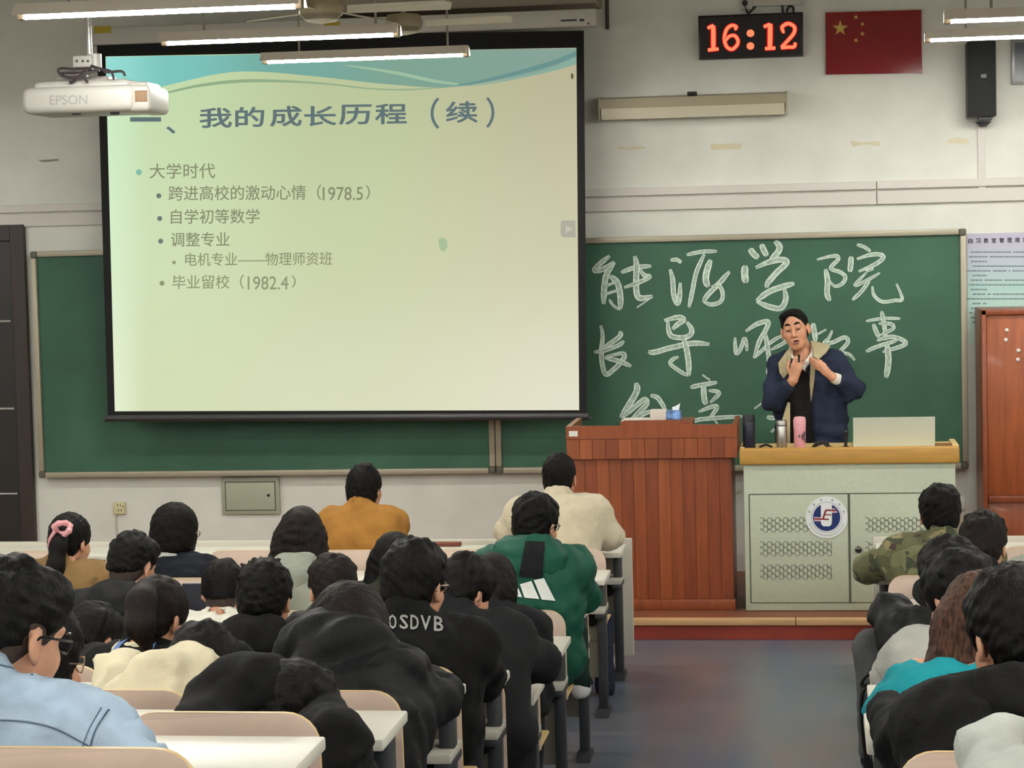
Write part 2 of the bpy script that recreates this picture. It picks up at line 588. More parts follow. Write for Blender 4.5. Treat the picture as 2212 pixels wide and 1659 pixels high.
top = ramp(sx.outputs['X'], [(0, (205, 236, 196)), (.12, (196, 219, 172)), (.5, (186, 198, 154)), (1, (186, 180, 148))])
mid = ramp(sx.outputs['X'], [(0, (216, 238, 202)), (.1, (208, 224, 182)), (.5, (203, 211, 170)), (1, (206, 203, 172))])
bot = ramp(sx.outputs['X'], [(0, (228, 238, 206)), (.08, (213, 222, 182)), (.5, (217, 221, 188)), (1, (228, 225, 202))])
f1 = nt.nodes.new('ShaderNodeMapRange')
f1.interpolation_type = 'SMOOTHSTEP'
f1.inputs[1].default_value, f1.inputs[2].default_value = .4, 1.0
nt.links.new(sx.outputs['Z'], f1.inputs[0])
f2 = nt.nodes.new('ShaderNodeMapRange')
f2.interpolation_type = 'SMOOTHSTEP'
f2.inputs[1].default_value, f2.inputs[2].default_value = 0.0, .5
nt.links.new(sx.outputs['Z'], f2.inputs[0])
res = mixn(f1.outputs[0], mixn(f2.outputs[0], bot, mid), top)
nt.links.new(res, em.inputs[0])
em.inputs[1].default_value = 1.0
slide = quadslab('slide', [(228, 122), (1245, 103), (1251, 886), (248, 888.5)], -.004, -.0005, SL, scr)


def slide_poly(name, P, dy, m_, n=1):
    return pydata(name, [Q(x, y, dy) for x, y in P], [tuple(range(len(P)))], m_, slide)


def wave(name, upper, lower, dy, m_):
    U, L = spline(upper, 8), spline(lower, 8)
    n = min(len(U), len(L))
    V = [Q(p[0], p[1], dy) for p in U[:n]] + [Q(p[0], p[1], dy) for p in L[:n]]
    return pydata(name, V, [(k, k + 1, n + k + 1, n + k) for k in range(n - 1)], m_, slide)


# teal header, its colour fading along the slide
TEAL = SL.copy()
TEAL.name = 'slide_header_teal'
nt = TEAL.node_tree
em2 = [n for n in nt.nodes if n.type == 'EMISSION'][0]
sx2 = [n for n in nt.nodes if n.type == 'SEPXYZ'][0]
nt.links.new(ramp(sx2.outputs['X'], [(0, (150, 220, 212)), (.15, (124, 196, 188)), (.4, (118, 170, 158)), (.65, (128, 164, 148)), (1, (134, 162, 150))]), em2.inputs[0])
TE = -.0055
wave('header_band', [(229, 123), (330, 121), (470, 119), (560, 117), (700, 114), (850, 111), (1000, 108), (1245, 104)], [(231, 215), (330, 192), (470, 160), (560, 155), (700, 167), (850, 183), (1000, 186), (1245, 139)], TE, TEAL)
wave('header_streak', [(755, 141), (850, 153), (940, 172), (990, 180)], [(740, 141), (840, 158), (930, 177), (990, 184)], TE - .001, glow('slide_pale_streak', (158, 190, 160)))
wave('header_streak', [(1245, 110), (1180, 135), (1060, 168), (990, 183)], [(1245, 121), (1180, 146), (1060, 175), (985, 186)], TE - .001, glow('slide_blue_streak', (106, 146, 142)))
wave('header_streak', [(1245, 124), (1180, 150), (1060, 178), (990, 186)], [(1245, 139), (1180, 157), (1060, 181), (985, 187)], TE - .0014, glow('slide_mint_streak', (138, 172, 156)))
wave('header_line', [(325, 208), (430, 182), (540, 171), (680, 177), (800, 190), (880, 192), (970, 188)], [(325, 211), (430, 188), (540, 178), (680, 181), (800, 193), (880, 195), (970, 189)], TE, glow('slide_line', (146, 172, 136)))
TITLE = glow('slide_title_ink', (98, 116, 118))
INK = glow('slide_text_ink', (136, 142, 112))
INK2 = glow('slide_text_faint', (146, 152, 118))
DOT1, DOT2 = glow('slide_dot_teal', (136, 190, 168)), glow('slide_dot_grey', (112, 126, 120))
TX = YS - .0068
for s_, x0, y0, x1, y1, tilt in (('一', 281, 253, 348, 263, 0), ('、', 359, 273, 379, 289, 0), ('我', 431, 233, 501, 277, -1), ('的', 508, 231, 571, 275, -1), ('成', 583, 229, 652, 274, -1), ('长', 657, 229, 727, 273, -1),
                                 ('历', 732, 226, 803, 270, -1), ('程', 810, 224, 879, 269, -1), ('（', 930, 211, 949, 278, 0), ('续', 963, 219, 1032, 266, -1), ('）', 1050, 210, 1068, 276, 0)):
    text_on(s_, x0, y0, x1, y1, TX, 'title_character', TITLE, slide, bold=1.2 if s_ not in '（）一、' else .8, tilt=tilt)
for s_, x0, y0, x1, y1, m_ in (('大学时代', 323, 353, 465, 386, INK), ('跨进高校的激动心情（', 364, 401, 694, 434, INK), ('1978.5', 697, 404, 784, 433, INK), ('）', 790, 400, 799, 431, INK), ('自学初等数学', 369, 452, 561, 484, INK),
                               ('调整专业', 369, 502, 496, 533, INK), ('电机专业——物理师资班', 400, 546, 718, 575, INK2), ('毕业留校（', 372, 594, 527, 625, INK2), ('1982.4', 535, 597, 623, 626, INK2), ('）', 630, 595, 639, 621, INK2)):
    text_on(s_, x0, y0, x1, y1, TX, 'slide_text', m_, slide, bold=.25, tilt=-2 * (x1 - x0) / 300)
for x, y, rr, m_ in ((300, 372, 6.5, DOT1), (343, 423, 5.5, DOT2), (345, 472, 5.5, DOT2), (347, 521, 5.5, DOT2), (376, 567, 4, INK2), (350, 612, 5.5, INK2)):
    slide_poly('bullet', [(x + rr * math.cos(k * math.pi / 8), y - rr * math.sin(k * math.pi / 8)) for k in range(16)], -.0068, m_)
PLAY = glow('slide_button_grey', (178, 174, 158))
slide_poly('play_button', [(1215, 476), (1243, 476), (1244, 513), (1215, 513), (1211, 508), (1211, 481)], -.0066, PLAY)
slide_poly('play_arrow', [(1222, 486), (1238, 495), (1222, 504)], -.0072, glow('slide_arrow', (196, 192, 178)))
slide_poly('screen_stain', [(948, 516), (956, 513), (965, 518), (967, 532), (960, 544), (952, 541), (948, 530)], -.0066, glow('slide_stain', (172, 192, 156)))
slide_poly('screen_stain', [(1234, 158), (1238, 159), (1239, 168), (1236, 172), (1233, 166)], -.0066, glow('slide_stain_dark', (92, 90, 62)))
bb = MB()
p0, p1 = at(230, 903, YS), at(1272, 899, YS)
bb.tube([(p0[0], YS - .01, p0[2]), (p1[0], YS - .01, p1[2])], .021, 12)
bb.tube([(p0[0] - .012, YS - .01, p0[2] - .012), (p1[0] + .015, YS - .01, p1[2] - .012)], .012, 10)
bb.build('weight_bar', DARK, scr, True)

# ---------------------------------------------------------------- fluorescent lamps
TUBE = glow('fluorescent_tube', (253, 253, 247), TUBE_POWER)
HOUS = mat('lamp_housing', (218, 208, 194), .5)
ENDC = mat('lamp_end_cap', (120, 108, 88), .5)
ROD = mat('lamp_rod', (150, 142, 130), .5)


def tube_lamp(x0, x1, Y, z, label, group=None):
    t = thing('fluorescent_lamp', ((x0 + x1) / 2, Y, z), label, 'lamp', group)
    h = MB()
    prof = [(-.085, -.009), (-.045, .042), (.045, .042), (.085, -.009), (.080, -.009), (.04, .034), (-.04, .034), (-.080, -.009)]
    h.prism([(x0, Y + a, z + b) for a, b in prof], (x1 - x0, 0, 0))
    h.build('housing', HOUS, t)
    MB().tube([(x0 + .03, Y, z), (x1 - .03, Y, z)], .021, 12).build('tube', TUBE, t, True)
    for xa, xb in ((x0, x0 + .03), (x1 - .03, x1)):
        MB().box((xa, Y - .024, z - .023), (xb, Y + .024, z + .036), .004).build('end_cap', ENDC, t, True)
    for xa in (x0 + .22, x1 - .12):
        MB().tube([(xa, Y, z + .04), (xa, Y, ZC)], .007, 6).build('hanging_rod', ROD, t)
    return t


LW = ('front', 'middle', 'nearest')
tube_lamp(-3.185, -1.96, 12.68, 3.364, 'lit tube lamp overlapping the top of the projected slide, farthest of the left row')
tube_lamp(-3.244, -2.02, 10.84, 3.317, 'lit tube lamp in the middle of the left row, hung over the screen casing')
tube_lamp(-3.281, -2.06, 8.90, 3.26, 'lit tube lamp nearest the camera, at the top left edge of the view')
tube_lamp(.636, 1.86, 12.3, 3.319, 'lit tube lamp just above the black speaker at the right')
tube_lamp(.648, 1.87, 10.75, 3.272, 'upper right tube lamp nearer the camera, cut off by the right edge')
for Y in (10.8, 8.9, 7.0, 5.1, 3.2, 1.3, -.6, -2.5):
    for x0 in (-7.2, -3.28, .65, 4.5):  # outer two columns added to brighten the lower front wall, inner two continue visible rows
        if Y > 8 and -5 < x0 < 2:
            continue
        tube_lamp(x0, x0 + 1.22, Y, 3.27, 'unseen lit tube lamp added beyond the edges of the view', 'unseen ceiling lamps around the hall')

# ---------------------------------------------------------------- ceiling fans, duct
FANM = mat('fan_enamel', (206, 200, 182), .4)
FANH = mat('fan_motor', (150, 138, 108), .45)


def fan(px, py, Y, a0, label):
    c = at(px, py, Y)
    t = thing('ceiling_fan', tuple(c), label, 'ceiling fan')
    MB().lathe(c, [(.02, .06), (.09, .05), (.105, .02), (.1, -.02), (.075, -.045), (.03, -.055)], 20).build('motor', FANH, t, True)
    MB().lathe(c, [(.1, -.02), (.07, -.05), (.02, -.06), (.005, -.061)], 20).build('motor_cap', FANM, t, True)
    MB().tube([c + (0, 0, .05), (c[0], c[1], ZC)], .012, 8).build('down_rod', ROD, t)
    for k in range(3):
        a = math.radians(a0 + 120 * k)
        u, v = np.array([math.cos(a), math.sin(a), 0]), np.array([-math.sin(a), math.cos(a), 0])
        z = np.array([0, 0, 1.0])
        P = [c + u * .10 + v * s * .03 for s in (-1, 1)]
        poly = [c + u * .12 - v * .035 + z * .012, c + u * .56 - v * .07 + z * .025, c + u * .6 - v * .03 + z * .02, c + u * .6 + v * .05 + z * .0, c + u * .12 + v * .035 - z * .012]
        MB().prism(poly, (0, 0, .006)).build('blade', FANM, t)
    return t


fan(693, 22, 9.9, 14, 'cream ceiling fan behind the nearest left lamp, at the top edge')
fan(872, 52, 12.0, 8, 'ceiling fan half hidden by the middle left lamp, in front of the screen casing')
r = rect(700, -60, 1292, 31, 13.75)
MB().box((r[0], 13.6, r[2] + .02), (r[1], YW - .002, ZC - .002), .01).build('ceiling_duct', mat('duct_grey', (150, 140, 124), .7))
tag(bpy.data.objects['ceiling_duct'], 'grey boxed duct under the ceiling above the screen casing', 'duct')
r = rect(1306, -60, 1313, 62, 13.9)
tag(MB().tube([((r[0] + r[1]) / 2, 13.95, r[2]), ((r[0] + r[1]) / 2, 13.95, ZC)], .012, 8).build('wall_conduit', mat('dark_conduit', (70, 62, 50), .6)), 'thin dark pipe on the wall right of the screen casing', 'pipe')

# ---------------------------------------------------------------- ceiling projector
YP = 9.6
pj = thing('ceiling_projector', tuple(at(180, 205, YP)), 'white ceiling projector with grey lettering hanging at the left before the screen', 'projector')
PW = mat('projector_shell', (164, 160, 152), .38)
r = rect(44, 185, 287, 243, YP)
b = MB()
b.box((r[0], YP, r[2]), (r[1], YP + .36, r[3]), .034, seg=5)
r2 = rect(62, 171, 270, 200, YP)
b.box((r2[0], YP + .045, r2[2]), (r2[1], YP + .32, r2[3]), .026, seg=4)
r3 = rect(270, 182, 320, 241, YP)
b.box((r3[0], YP + .016, r3[2]), (r3[1], YP + .34, r3[3]), .026, seg=4)
r4 = rect(262, 173, 308, 200, YP)
b.box((r4[0], YP + .07, r4[2]), (r4[1], YP + .30, r4[3]), .022, seg=4)
shell = b.build('shell', PW, pj, True)
text_on('EPSON', 107, 206, 189, 227, YP - .0006, 'lettering', mat('grey_print', (138, 136, 130), .6), shell, bold=.5, tilt=-1.5)
r = rect(291, 195, 317, 220, YP + .016)
g = MB().box((r[0], YP + .0145, r[2]), (r[1], YP + .03, r[3]), .002)
grl = g.build('vent_grille', mat('grille_brown', (120, 92, 66), .6), pj)
g = MB()
for k in range(6):
    xx = r[0] + (r[1] - r[0]) * (k + .5) / 6
    g.box((xx - .0022, YP + .0115, r[2] + .004), (xx + .0022, YP + .0145, r[3] - .004))
g.build('grille_slat', mat('grille_slat', (128, 100, 72), .5), grl)
for x in (165, 248):
    q = at(x, 244, YP + .08)
    MB().lathe((q[0], q[1], q[2] - .008), [(.020, 0), (.026, .018)], 12).build('foot', DARK, pj)
r = rect(157, 120, 197, 145, YP + .1)
mt = MB()
mt.box((r[0], YP + .10, r[2]), (r[1], YP + .20, r[3]), .005)
mt.box((r[0] - .09, YP + .12, r2[3] - .003), (r[1] + .07, YP + .25, r2[3] + .02), .004)
qx = float(at(193, 100, YP + .16)[0])
mt.tube([(qx - .04, YP + .16, r2[3]), (qx - .04, YP + .16, r[3] - .01)], .028, 10)
mt.tube([(qx + .025, YP + .16, r[2]), (qx + .025, YP + .16, r[3] + .01)], .030, 12)
mt.build('mount', PW, pj, True)
for x in (166, 179, 190):
    q = at(x, 132, YP + .1)
    MB().lathe((q[0], YP + .0995, q[2]), [(.006, 0), (.006, .002)], 8, axis='y').build('screw_hole', DARK, pj)
MB().tube([(qx, YP + .16, r[3] - .005), (qx, YP + .16, ZC)], .013, 10).build('pole', STEEL, pj, True)
cb = MB()
CQ = lambda P, dy=.03: [at(x, y, YP + dy) for x, y in P]
for P in ([(200, 148), (165, 150), (130, 148), (128, 158), (150, 168), (185, 160), (215, 148)], [(215, 152), (170, 157), (132, 158), (140, 166), (175, 166), (190, 150)], [(188, 150), (160, 175), (150, 178)], [(180, 152), (185, 172), (190, 178)],
          [(222, 150), (240, 155), (246, 172)], [(196, 142), (220, 150), (230, 156), (262, 154), (270, 164)]):
    cb.tube(spline(CQ(P), 5), .0062, 6)
cb.build('cable', mat('projector_cable', (44, 34, 36), .5), pj, True)

# ---------------------------------------------------------------- things on the front wall
# LED clock
t = thing('led_clock', tuple(at(1622, 80, YW - .05)), 'black wall clock showing 16:12 in glowing red figures', 'clock')
YC = YW - .07
r = rect(1509, 30, 1735, 125, YC)
MB().box((r[0], YC, r[2]), (r[1], YW - .002, r[3]), .004).build('case', mat('clock_case', (14, 8, 9), .35), t, True)
MB().box((r[0] + .012, YC - .001, r[2] + .012), (r[1] - .012, YC + .002, r[3] - .012)).build('display', mat('clock_display', (20, 5, 8), .25), t)
K = lambda P: [(1480 + x * .13562, 0 + y * .13562) for x, y in P]
LED = glow('led_red', (255, 120, 84), 1.5)
HALO = glow('led_red_rim', (214, 18, 22), 1.0)
digs = [[([(355, 450), (430, 415), (455, 400)], 26), ([(448, 405), (450, 600), (450, 780)], 34), ([(360, 798), (445, 788), (535, 780)], 26)],
        [([(800, 465), (815, 425), (740, 405), (660, 470), (625, 610), (660, 740), (745, 785), (825, 720), (840, 640), (790, 570), (710, 575), (650, 640)], 26), ([(780, 455), (820, 450)], 34)],
        [([(1250, 430), (1320, 400), (1355, 380)], 26), ([(1355, 375), (1353, 560), (1350, 760)], 36), ([(1270, 775), (1350, 770), (1440, 765)], 26)],
        [([(1560, 500), (1545, 430), (1640, 375), (1740, 430), (1730, 530), (1640, 640), (1530, 755)], 27), ([(1525, 765), (1640, 750), (1735, 745), (1755, 675)], 26), ([(1540, 505), (1585, 500)], 30)]]
for st in digs:
    ribbon([(K(p), w * .13562 * 1.5) for p, w in st], YC - .0016, 'digit_rim', HALO, t, taper=.8)
    ribbon([(K(p), w * .13562) for p, w in st], YC - .0026, 'digit', LED, t, taper=.8)
for cy in (530, 733):
    P = [(1480 + (1040 + 62 * math.cos(a)) * .13562, (cy + 60 * math.sin(a)) * .13562) for a in np.linspace(0, 2 * math.pi, 17)[:-1]]
    pydata('colon_dot', [at(x, y, YC - .0026) for x, y in P], [tuple(range(16))], LED, t)
cb = MB()
for P in ([(1609, 8), (1611, 18), (1616, 28), (1624, 22), (1632, 14)], [(1690, 12), (1691, 30)], [(1699, 26), (1704, 14), (1713, 16), (1714, 28)]):
    cb.tube(spline([at(x, y, YW - .03) for x, y in P], 5), .007, 6)
q = at(1609, 7, YW - .04)
cb.lathe(q, [(.018, -.015), (.018, .015)], 12, axis='y')
cb.build('cable', BLACK, t, True)
b = MB()
for x0, y0, x1, y1 in ((1600, -20, 1625, 20), (1625, -20, 1735, 12)):
    r = rect(x0, y0, x1, y1, YW - .03)
    b.box((r[0], YW - .035, r[2]), (r[1], YW - .001, r[3]), .003)
tag(b.build('socket_trunking', mat('grey_trunking', (196, 192, 182), .6), None, True), 'pale socket box and short trunking above the red-figure clock', 'socket')

# flag
t = thing('wall_flag', tuple(at(1887, 90, YW - .02)), 'glossy red flag panel with five yellow stars on the wall', 'flag')
YF = YW - .025
MB().prism([at(x, y, YF) for x, y in ((1783, 27), (1990, 21), (1992, 158), (1784, 161))], (0, .022, 0)).build('panel', mat('flag_red', (132, 14, 22), .12, coat=.6), t)
STAR = mat('flag_star_yellow', (206, 166, 70), .3)


def star(cx, cy, R, rot):
    P = []
    for k in range(10):
        a = math.radians(-90 + rot + 36 * k)
        rr = R if k % 2 == 0 else R * .4
        P.append((cx + rr * math.cos(a), cy + rr * math.sin(a)))
    pydata('star', [at(x, y, YF - .0012) for x, y in [(cx, cy)] + P], [(0, 1 + k, 1 + (k + 1) % 10) for k in range(10)], STAR, t)


star(1815, 61, 17.5, 0)
for x, y, a in ((1849, 37, 20), (1863, 52, 40), (1863, 73, 0), (1849, 87, 20)):
    star(x, y, 5.5, a)

# unlit board lamp
t = thing('blackboard_lamp', tuple(at(1497, 230, YW - .1)), 'unlit cream batten lamp fixed to the wall above the chalkboard', 'lamp')
OLD = mat('yellowed_enamel', (176, 167, 142), .5)
p0, p1 = at(1296, 232, YW - .12), at(1699, 224, YW - .12)
h = MB()
zc = (p0[2] + p1[2]) / 2
h.prism([(p0[0], YW - .19 + a, zc + b) for a, b in ((0, -.005), (.03, .055), (.185, .075), (.188, .0), (.15, -.012))], (p1[0] - p0[0], 0, 0))
h.build('housing', OLD, t)
h = MB()
h.prism([(p0[0] + .012, YW - .19 + a, zc + b) for a, b in ((.004, -.006), (.15, -.013), (.155, -.07), (.03, -.074))], (p1[0] - p0[0] - .024, 0, 0))
h.build('diffuser', mat('yellowed_diffuser', (212, 205, 182), .45), t)
for xa in (p0[0] - .004, p1[0] - .006):
    MB().prism([(xa, YW - .195 + a, zc + b) for a, b in ((0, -.008), (.03, .06), (.19, .08), (.19, -.01), (.16, -.075), (.03, -.078))], (.01, 0, 0)).build('end_cap', OLD, t)
q = at(1495, 205, YW - .1)
MB().box((q[0] - .03, YW - .12, zc + .066), (q[0] + .03, YW - .06, zc + .088), .004).build('clip', BLACK, t)

# loudspeaker
t = thing('loudspeaker', tuple(at(2121, 175, YW - .2)), 'tall black loudspeaker on a bracket high on the wall at the right', 'loudspeaker')
YL = YW - .24
r = rect(2090, 88, 2152, 252, YL)
MB().box((r[0], YL, r[2]), (r[1], YW - .05, r[3]), .008).build('cabinet', mat('speaker_shell', (22, 23, 24), .55), t, True)
MB().box((r[0] + .008, YL - .008, r[2] + .008), (r[1] - .008, YL + .004, r[3] - .008), .004).build('grille', mat('speaker_grille', (32, 34, 36), .7, bump=.4, scale=300), t, True)
r2 = rect(2119, 160, 2131, 168, YL - .009)
MB().box((r2[0], YL - .0105, r2[2]), (r2[1], YL - .0075, r2[3]), .001).build('badge', mat('speaker_badge', (104, 106, 108), .4), t)
b = MB()
q = at(2127, 256, YL + .1)
b.box((q[0] - .04, YL + .03, r[2] - .018), (q[0] + .04, YW - .06, r[2] + .001), .003)
b.prism([(q[0] - .05, YW - .05, r[2] - .02), (q[0] + .05, YW - .05, r[2] - .02), (q[0] + .02, YW - .05, r[2] - .05), (q[0] - .02, YW - .05, r[2] - .05)], (0, .048, 0))
b.build('bracket', DARK, t)

# framed notice at the right edge
t = thing('framed_notice', tuple(at(2220, 140, YW - .02)), 'dark framed print cut off by the right edge beside the loudspeaker', 'picture frame')
r = rect(2184, 85, 2290, 182, YW)
MB().box((r[0], YW - .03, r[2]), (r[1], YW - .002, r[3]), .004).build('frame', mat('silver_frame', (150, 152, 150), .35, metal=.5), t, True)
MB().box((r[0] + .02, YW - .033, r[2] + .02), (r[1] - .02, YW - .028, r[3] - .02)).build('print', mat('dark_print', (44, 50, 60), .25), t)

# regulations poster
t = thing('regulations_poster', tuple(at(2150, 620, YW - .01)), 'lilac and mint paper poster of regulations right of the chalkboard', 'poster')
PO = bpy.data.materials.new('poster_paper')
PO.use_nodes = True
nt = PO.node_tree
tc = nt.nodes.new('ShaderNodeTexCoord')
sx = nt.nodes.new('ShaderNodeSeparateXYZ')
nt.links.new(tc.outputs['Generated'], sx.inputs[0])
cr = nt.nodes.new('ShaderNodeValToRGB')
cr.color_ramp.elements[0].position, cr.color_ramp.elements[0].color = .15, lin((204, 226, 212))
cr.color_ramp.elements[1].position, cr.color_ramp.elements[1].color = .95, lin((192, 188, 208))
e = cr.color_ramp.elements.new(.5)
e.color = lin((176, 214, 206))
e = cr.color_ramp.elements.new(.72)
e.color = lin((188, 200, 212))
nt.links.new(sx.outputs['Z'], cr.inputs[0])
nt.links.new(cr.outputs[0], nt.nodes['Principled BSDF'].inputs['Base Color'])
r = rect(2090, 502, 2330, 742, YW)
YPO = YW - .008
pp = MB().box((r[0], YPO, r[2]), (r[1], YW - .001, r[3])).build('sheet', PO, t)
PI = mat('poster_ink', (60, 60, 72), .8)
for k, ch in enumerate('自习教室管理规定'):
    x = 2091 + k * 16.9
    text_on(ch, x, 515 - k * .35, x + 10.5, 526 - k * .35, YPO - .0006, 'heading_character', PI, pp, bold=.4)
PL = mat('poster_fine_print', (128, 142, 150), .8)
ln = MB()
for k in range(16):
    y = 543 + k * 10.1
    x0 = 2097 if k % 3 != 1 else 2089
    x = x0 + (4 if k % 2 else 0)
    end = 2300 if k % 3 == 0 else (2132 if k % 3 == 2 else 2260)
    while x < end:
        w = 3 + rng.random() * 7
        rr = rect(x, y, min(end, x + w), y + 3.2, YPO)
        ln.box((rr[0], YPO - .0006, rr[2]), (rr[1], YPO - .0001, rr[3]))
        x += w + .8 + (rng.random() < .12) * 4
ln.build('fine_print', PL, pp)

# distribution box, socket, tape remains
t = thing('distribution_box', tuple(at(544, 1070, YW - .02)), 'grey-green metal box with a small lock in the wall under the chalkboard', 'electrical box')
r = rect(481, 1030, 606, 1110, YW)
MB().box((r[0], YW - .03, r[2]), (r[1], YW - .002, r[3]), .004).build('frame', mat('box_metal', (164, 166, 144), .5), t, True)
r = rect(491, 1041, 596, 1100, YW)
dd = MB().box((r[0], YW - .036, r[2]), (r[1], YW - .029, r[3]), .003).build('door', mat('box_door', (172, 174, 152), .5), t, True)
q = at(580, 1070, YW - .037)
MB().lathe((q[0], YW - .036, q[2]), [(.01, 0), (.01, .004), (.004, .005)], 12, axis='y').build('lock', BLACK, dd)
ed = MB()
r = rect(489, 1039, 598, 1102, YW)
for lo, hi in (((r[0], r[2]), (r[1], r[2] + .005)), ((r[0], r[3] - .005), (r[1], r[3])), ((r[0], r[2]), (r[0] + .005, r[3])), ((r[1] - .005, r[2]), (r[1], r[3]))):
    ed.box((lo[0], YW - .0315, lo[1]), (hi[0], YW - .029, hi[1]))
ed.build('door_seam', CABLINE, t)
t = thing('wall_socket', tuple(at(258, 1097, YW - .01)), 'cream wall socket with a trailing lead under the left chalkboard', 'socket')
r = rect(247, 1084, 272, 1110, YW)
MB().box((r[0], YW - .03, r[2]), (r[1], YW - .001, r[3]), .006).build('plate', mat('socket_cream', (214, 206, 160), .45), t, True)
s = MB()
for x, y in ((254, 1091), (260, 1091), (265, 1094), (256, 1102), (262, 1102)):
    q = at(x, y, YW - .03)
    s.box((q[0] - .003, YW - .0312, q[2] - .007), (q[0] + .003, YW - .0295, q[2] + .007))
s.build('slot', CABLINE, t)
MB().tube([at(x, y, YW - .012) for x, y in ((252, 1108), (250, 1125), (252, 1160))], .005, 6).build('lead', mat('pale_cable', (196, 184, 172), .6), t)
t = thing('wall_socket', tuple(at(2080, 1085, YW - .01)), 'white wall socket right of the teaching desk, beside the camouflage jacket man', 'socket')
r = rect(2070, 1072, 2084, 1100, YW)
MB().box((r[0], YW - .03, r[2]), (r[1], YW - .001, r[3]), .005).build('plate', WHITE, t, True)
TAPE = mat('old_tape', (214, 205, 174), .5)
for P, lab in (([(1334, 316), (1352, 319), (1380, 315), (1395, 317), (1395, 321), (1352, 324), (1336, 322)], 'thin brown tape remnant on the wall left under the batten lamp'),
               ([(1534, 311), (1602, 310), (1603, 322), (1535, 324)], 'long beige tape strip on the wall under the batten lamp'),
               ([(1836, 304), (1866, 308), (1900, 305), (1901, 316), (1870, 312), (1842, 317)], 'wrinkled tape remnant on the wall below the flag'),
               ([(2043, 309), (2052, 300), (2070, 296), (2092, 300), (2094, 312), (2066, 310)], 'torn tape scrap on the wall below the loudspeaker'),
               ([(82, 346), (100, 345), (126, 343), (127, 347), (104, 350), (90, 350)], 'grey scuffed scrap on the wall left of the screen')):
    o = MB().prism([at(x, y, YW - .0015) for x, y in P], (0, .0012, 0)).build('tape_remnant', TAPE if 'grey' not in lab else mat('grey_scuff', (150, 144, 136), .8))
    tag(o, lab, 'tape')

# brown cupboard at the right edge
t = thing('wooden_cupboard', (1.5, 13.55, PZ), 'tall red-brown wooden cupboard at the right edge before the wall', 'cupboard')
cz, cx = 1.781, 1.008
b = MB()
b.box((cx, 13.42, PZ), (cx + .028, 13.95, cz), .003)
b.box((1.95, 13.42, PZ), (1.978, 13.95, cz), .003)
b.box((cx, 13.42, cz - .03), (1.978, 13.95, cz + .002), .003)
b.box((cx, 13.42, PZ), (1.978, 13.95, PZ + .08))
b.box((cx + .02, 13.5, PZ), (1.97, 13.94, cz - .02))
b.build('carcass', WOOD2, t, True)
q = at(2165, 1080, 13.45)
MB().box((cx + .03, 13.44, q[2] + .03), (1.95, 13.47, cz - .032), .004).build('door', WOOD3, t, True)
MB().box((cx + .03, 13.415, q[2] - .012), (1.95, 13.47, q[2] + .03), .004).build('rail', WOOD2, t, True)
MB().box((cx + .03, 13.44, PZ + .08), (1.95, 13.47, q[2] - .014), .004).build('drawer', WOOD1, t, True)
for x, y in ((2175, 713), (2173, 734), (2200, 757), (2199, 777)):
    q = at(x, y, 13.435)
    MB().lathe((q[0], 13.44, q[2]), [(.012, 0), (.012, .008), (.006, .014)], 10, axis='y').build('hook', WHITE, t, True)

# ---------------------------------------------------------------- lectern
YLc = 12.5
lx0, lx1 = -1.419, -.436
zt, zm = 1.19, 1.0
t = thing('lectern', (-.93, 12.8, PZ), 'red-brown wooden lectern with planked front, left of the metal teaching desk', 'lectern')
b = MB()
pa = at(1340, 920, YLc)[0]
pb = at(1346, 909, YLc)
pc = at(1467, 909, YLc)
pe = at(1476, 918, YLc)[0]
b.prism([(lx0, YLc, zt - .075), (lx1, YLc, zt - .075), (lx1, YLc, zt), (pe, YLc, zt), (pc[0], YLc, pb[2]), (pb[0], YLc, pb[2]), (pa, YLc, zt), (lx0, YLc, zt)], (0, .03, 0))
b.box((lx0, YLc + .03, zm + .02), (lx0 + .03, YLc + .6, zt))
b.box((lx1 - .03, YLc + .03, zm + .02), (lx1, YLc + .6, zt))
b.box((lx0 + .03, YLc + .03, zt - .12), (lx1 - .03, YLc + .6, zt - .09))
b.box((pb[0] - .02, YLc + .03, zt - .09), (pe + .05, YLc + .3, pb[2] - .008))
b.build('top', WOOD1, t)
b = MB()
n = 13
for k in range(n):
    xa, xb = lx0 + (lx1 - lx0) * k / n, lx0 + (lx1 - lx0) * (k + 1) / n
    b.box((xa + .0007, YLc + .003, zm - .002), (xb - .0007, YLc + .04, zt - .077), .002, mi=[0, 2, 0, 1, 2, 0, 0, 1, 0, 2, 0, 1, 0][k])
b.build('upper_front', [WOOD1, WOOD2, WOOD3], t)
b = MB()
bx0, bx1 = lx0 + .03, lx1 - .035
zb = PZ + .062
for k in range(n):
    xa, xb = bx0 + (bx1 - bx0) * k / n, bx0 + (bx1 - bx0) * (k + 1) / n
    b.box((xa + .0006, YLc + .035, zb), (xb - .0006, YLc + .07, zm - .001), .0015, mi=[0, 1, 2, 0, 1, 0, 1, 2, 0, 1, 0, 1, 1][k])
b.box((bx0, YLc + .05, PZ), (bx1, YLc + .58, zm), mi=1)
b.build('front_panel', [WOOD1, WOOD2, WOOD3], t)
MB().box((bx0 - .008, YLc + .018, PZ), (bx1 + .008, YLc + .06, zb), .004).build('plinth', WOOD1, t, True)
r = rect(1229, 931, 1248, 943, YLc)
MB().box((r[0], YLc - .002, r[2]), (r[1], YLc + .001, r[3]), .001).build('sticker', WHITE, t)
tz = pb[2] - .008
q0, q1 = at(1343, 912, YLc + .03), at(1412, 912, YLc + .03)
b = MB().box((pb[0] - .015, YLc + .04, tz + .0005), (q1[0], YLc + .26, tz + .004))
tag(b.build('paper_sheets', mat('paper', (232, 228, 218), .8)), 'thin stack of white paper lying on the lectern top', 'paper')
ta, tb = at(1405, 900, YLc + .08)[0], at(1440, 900, YLc + .08)[0]
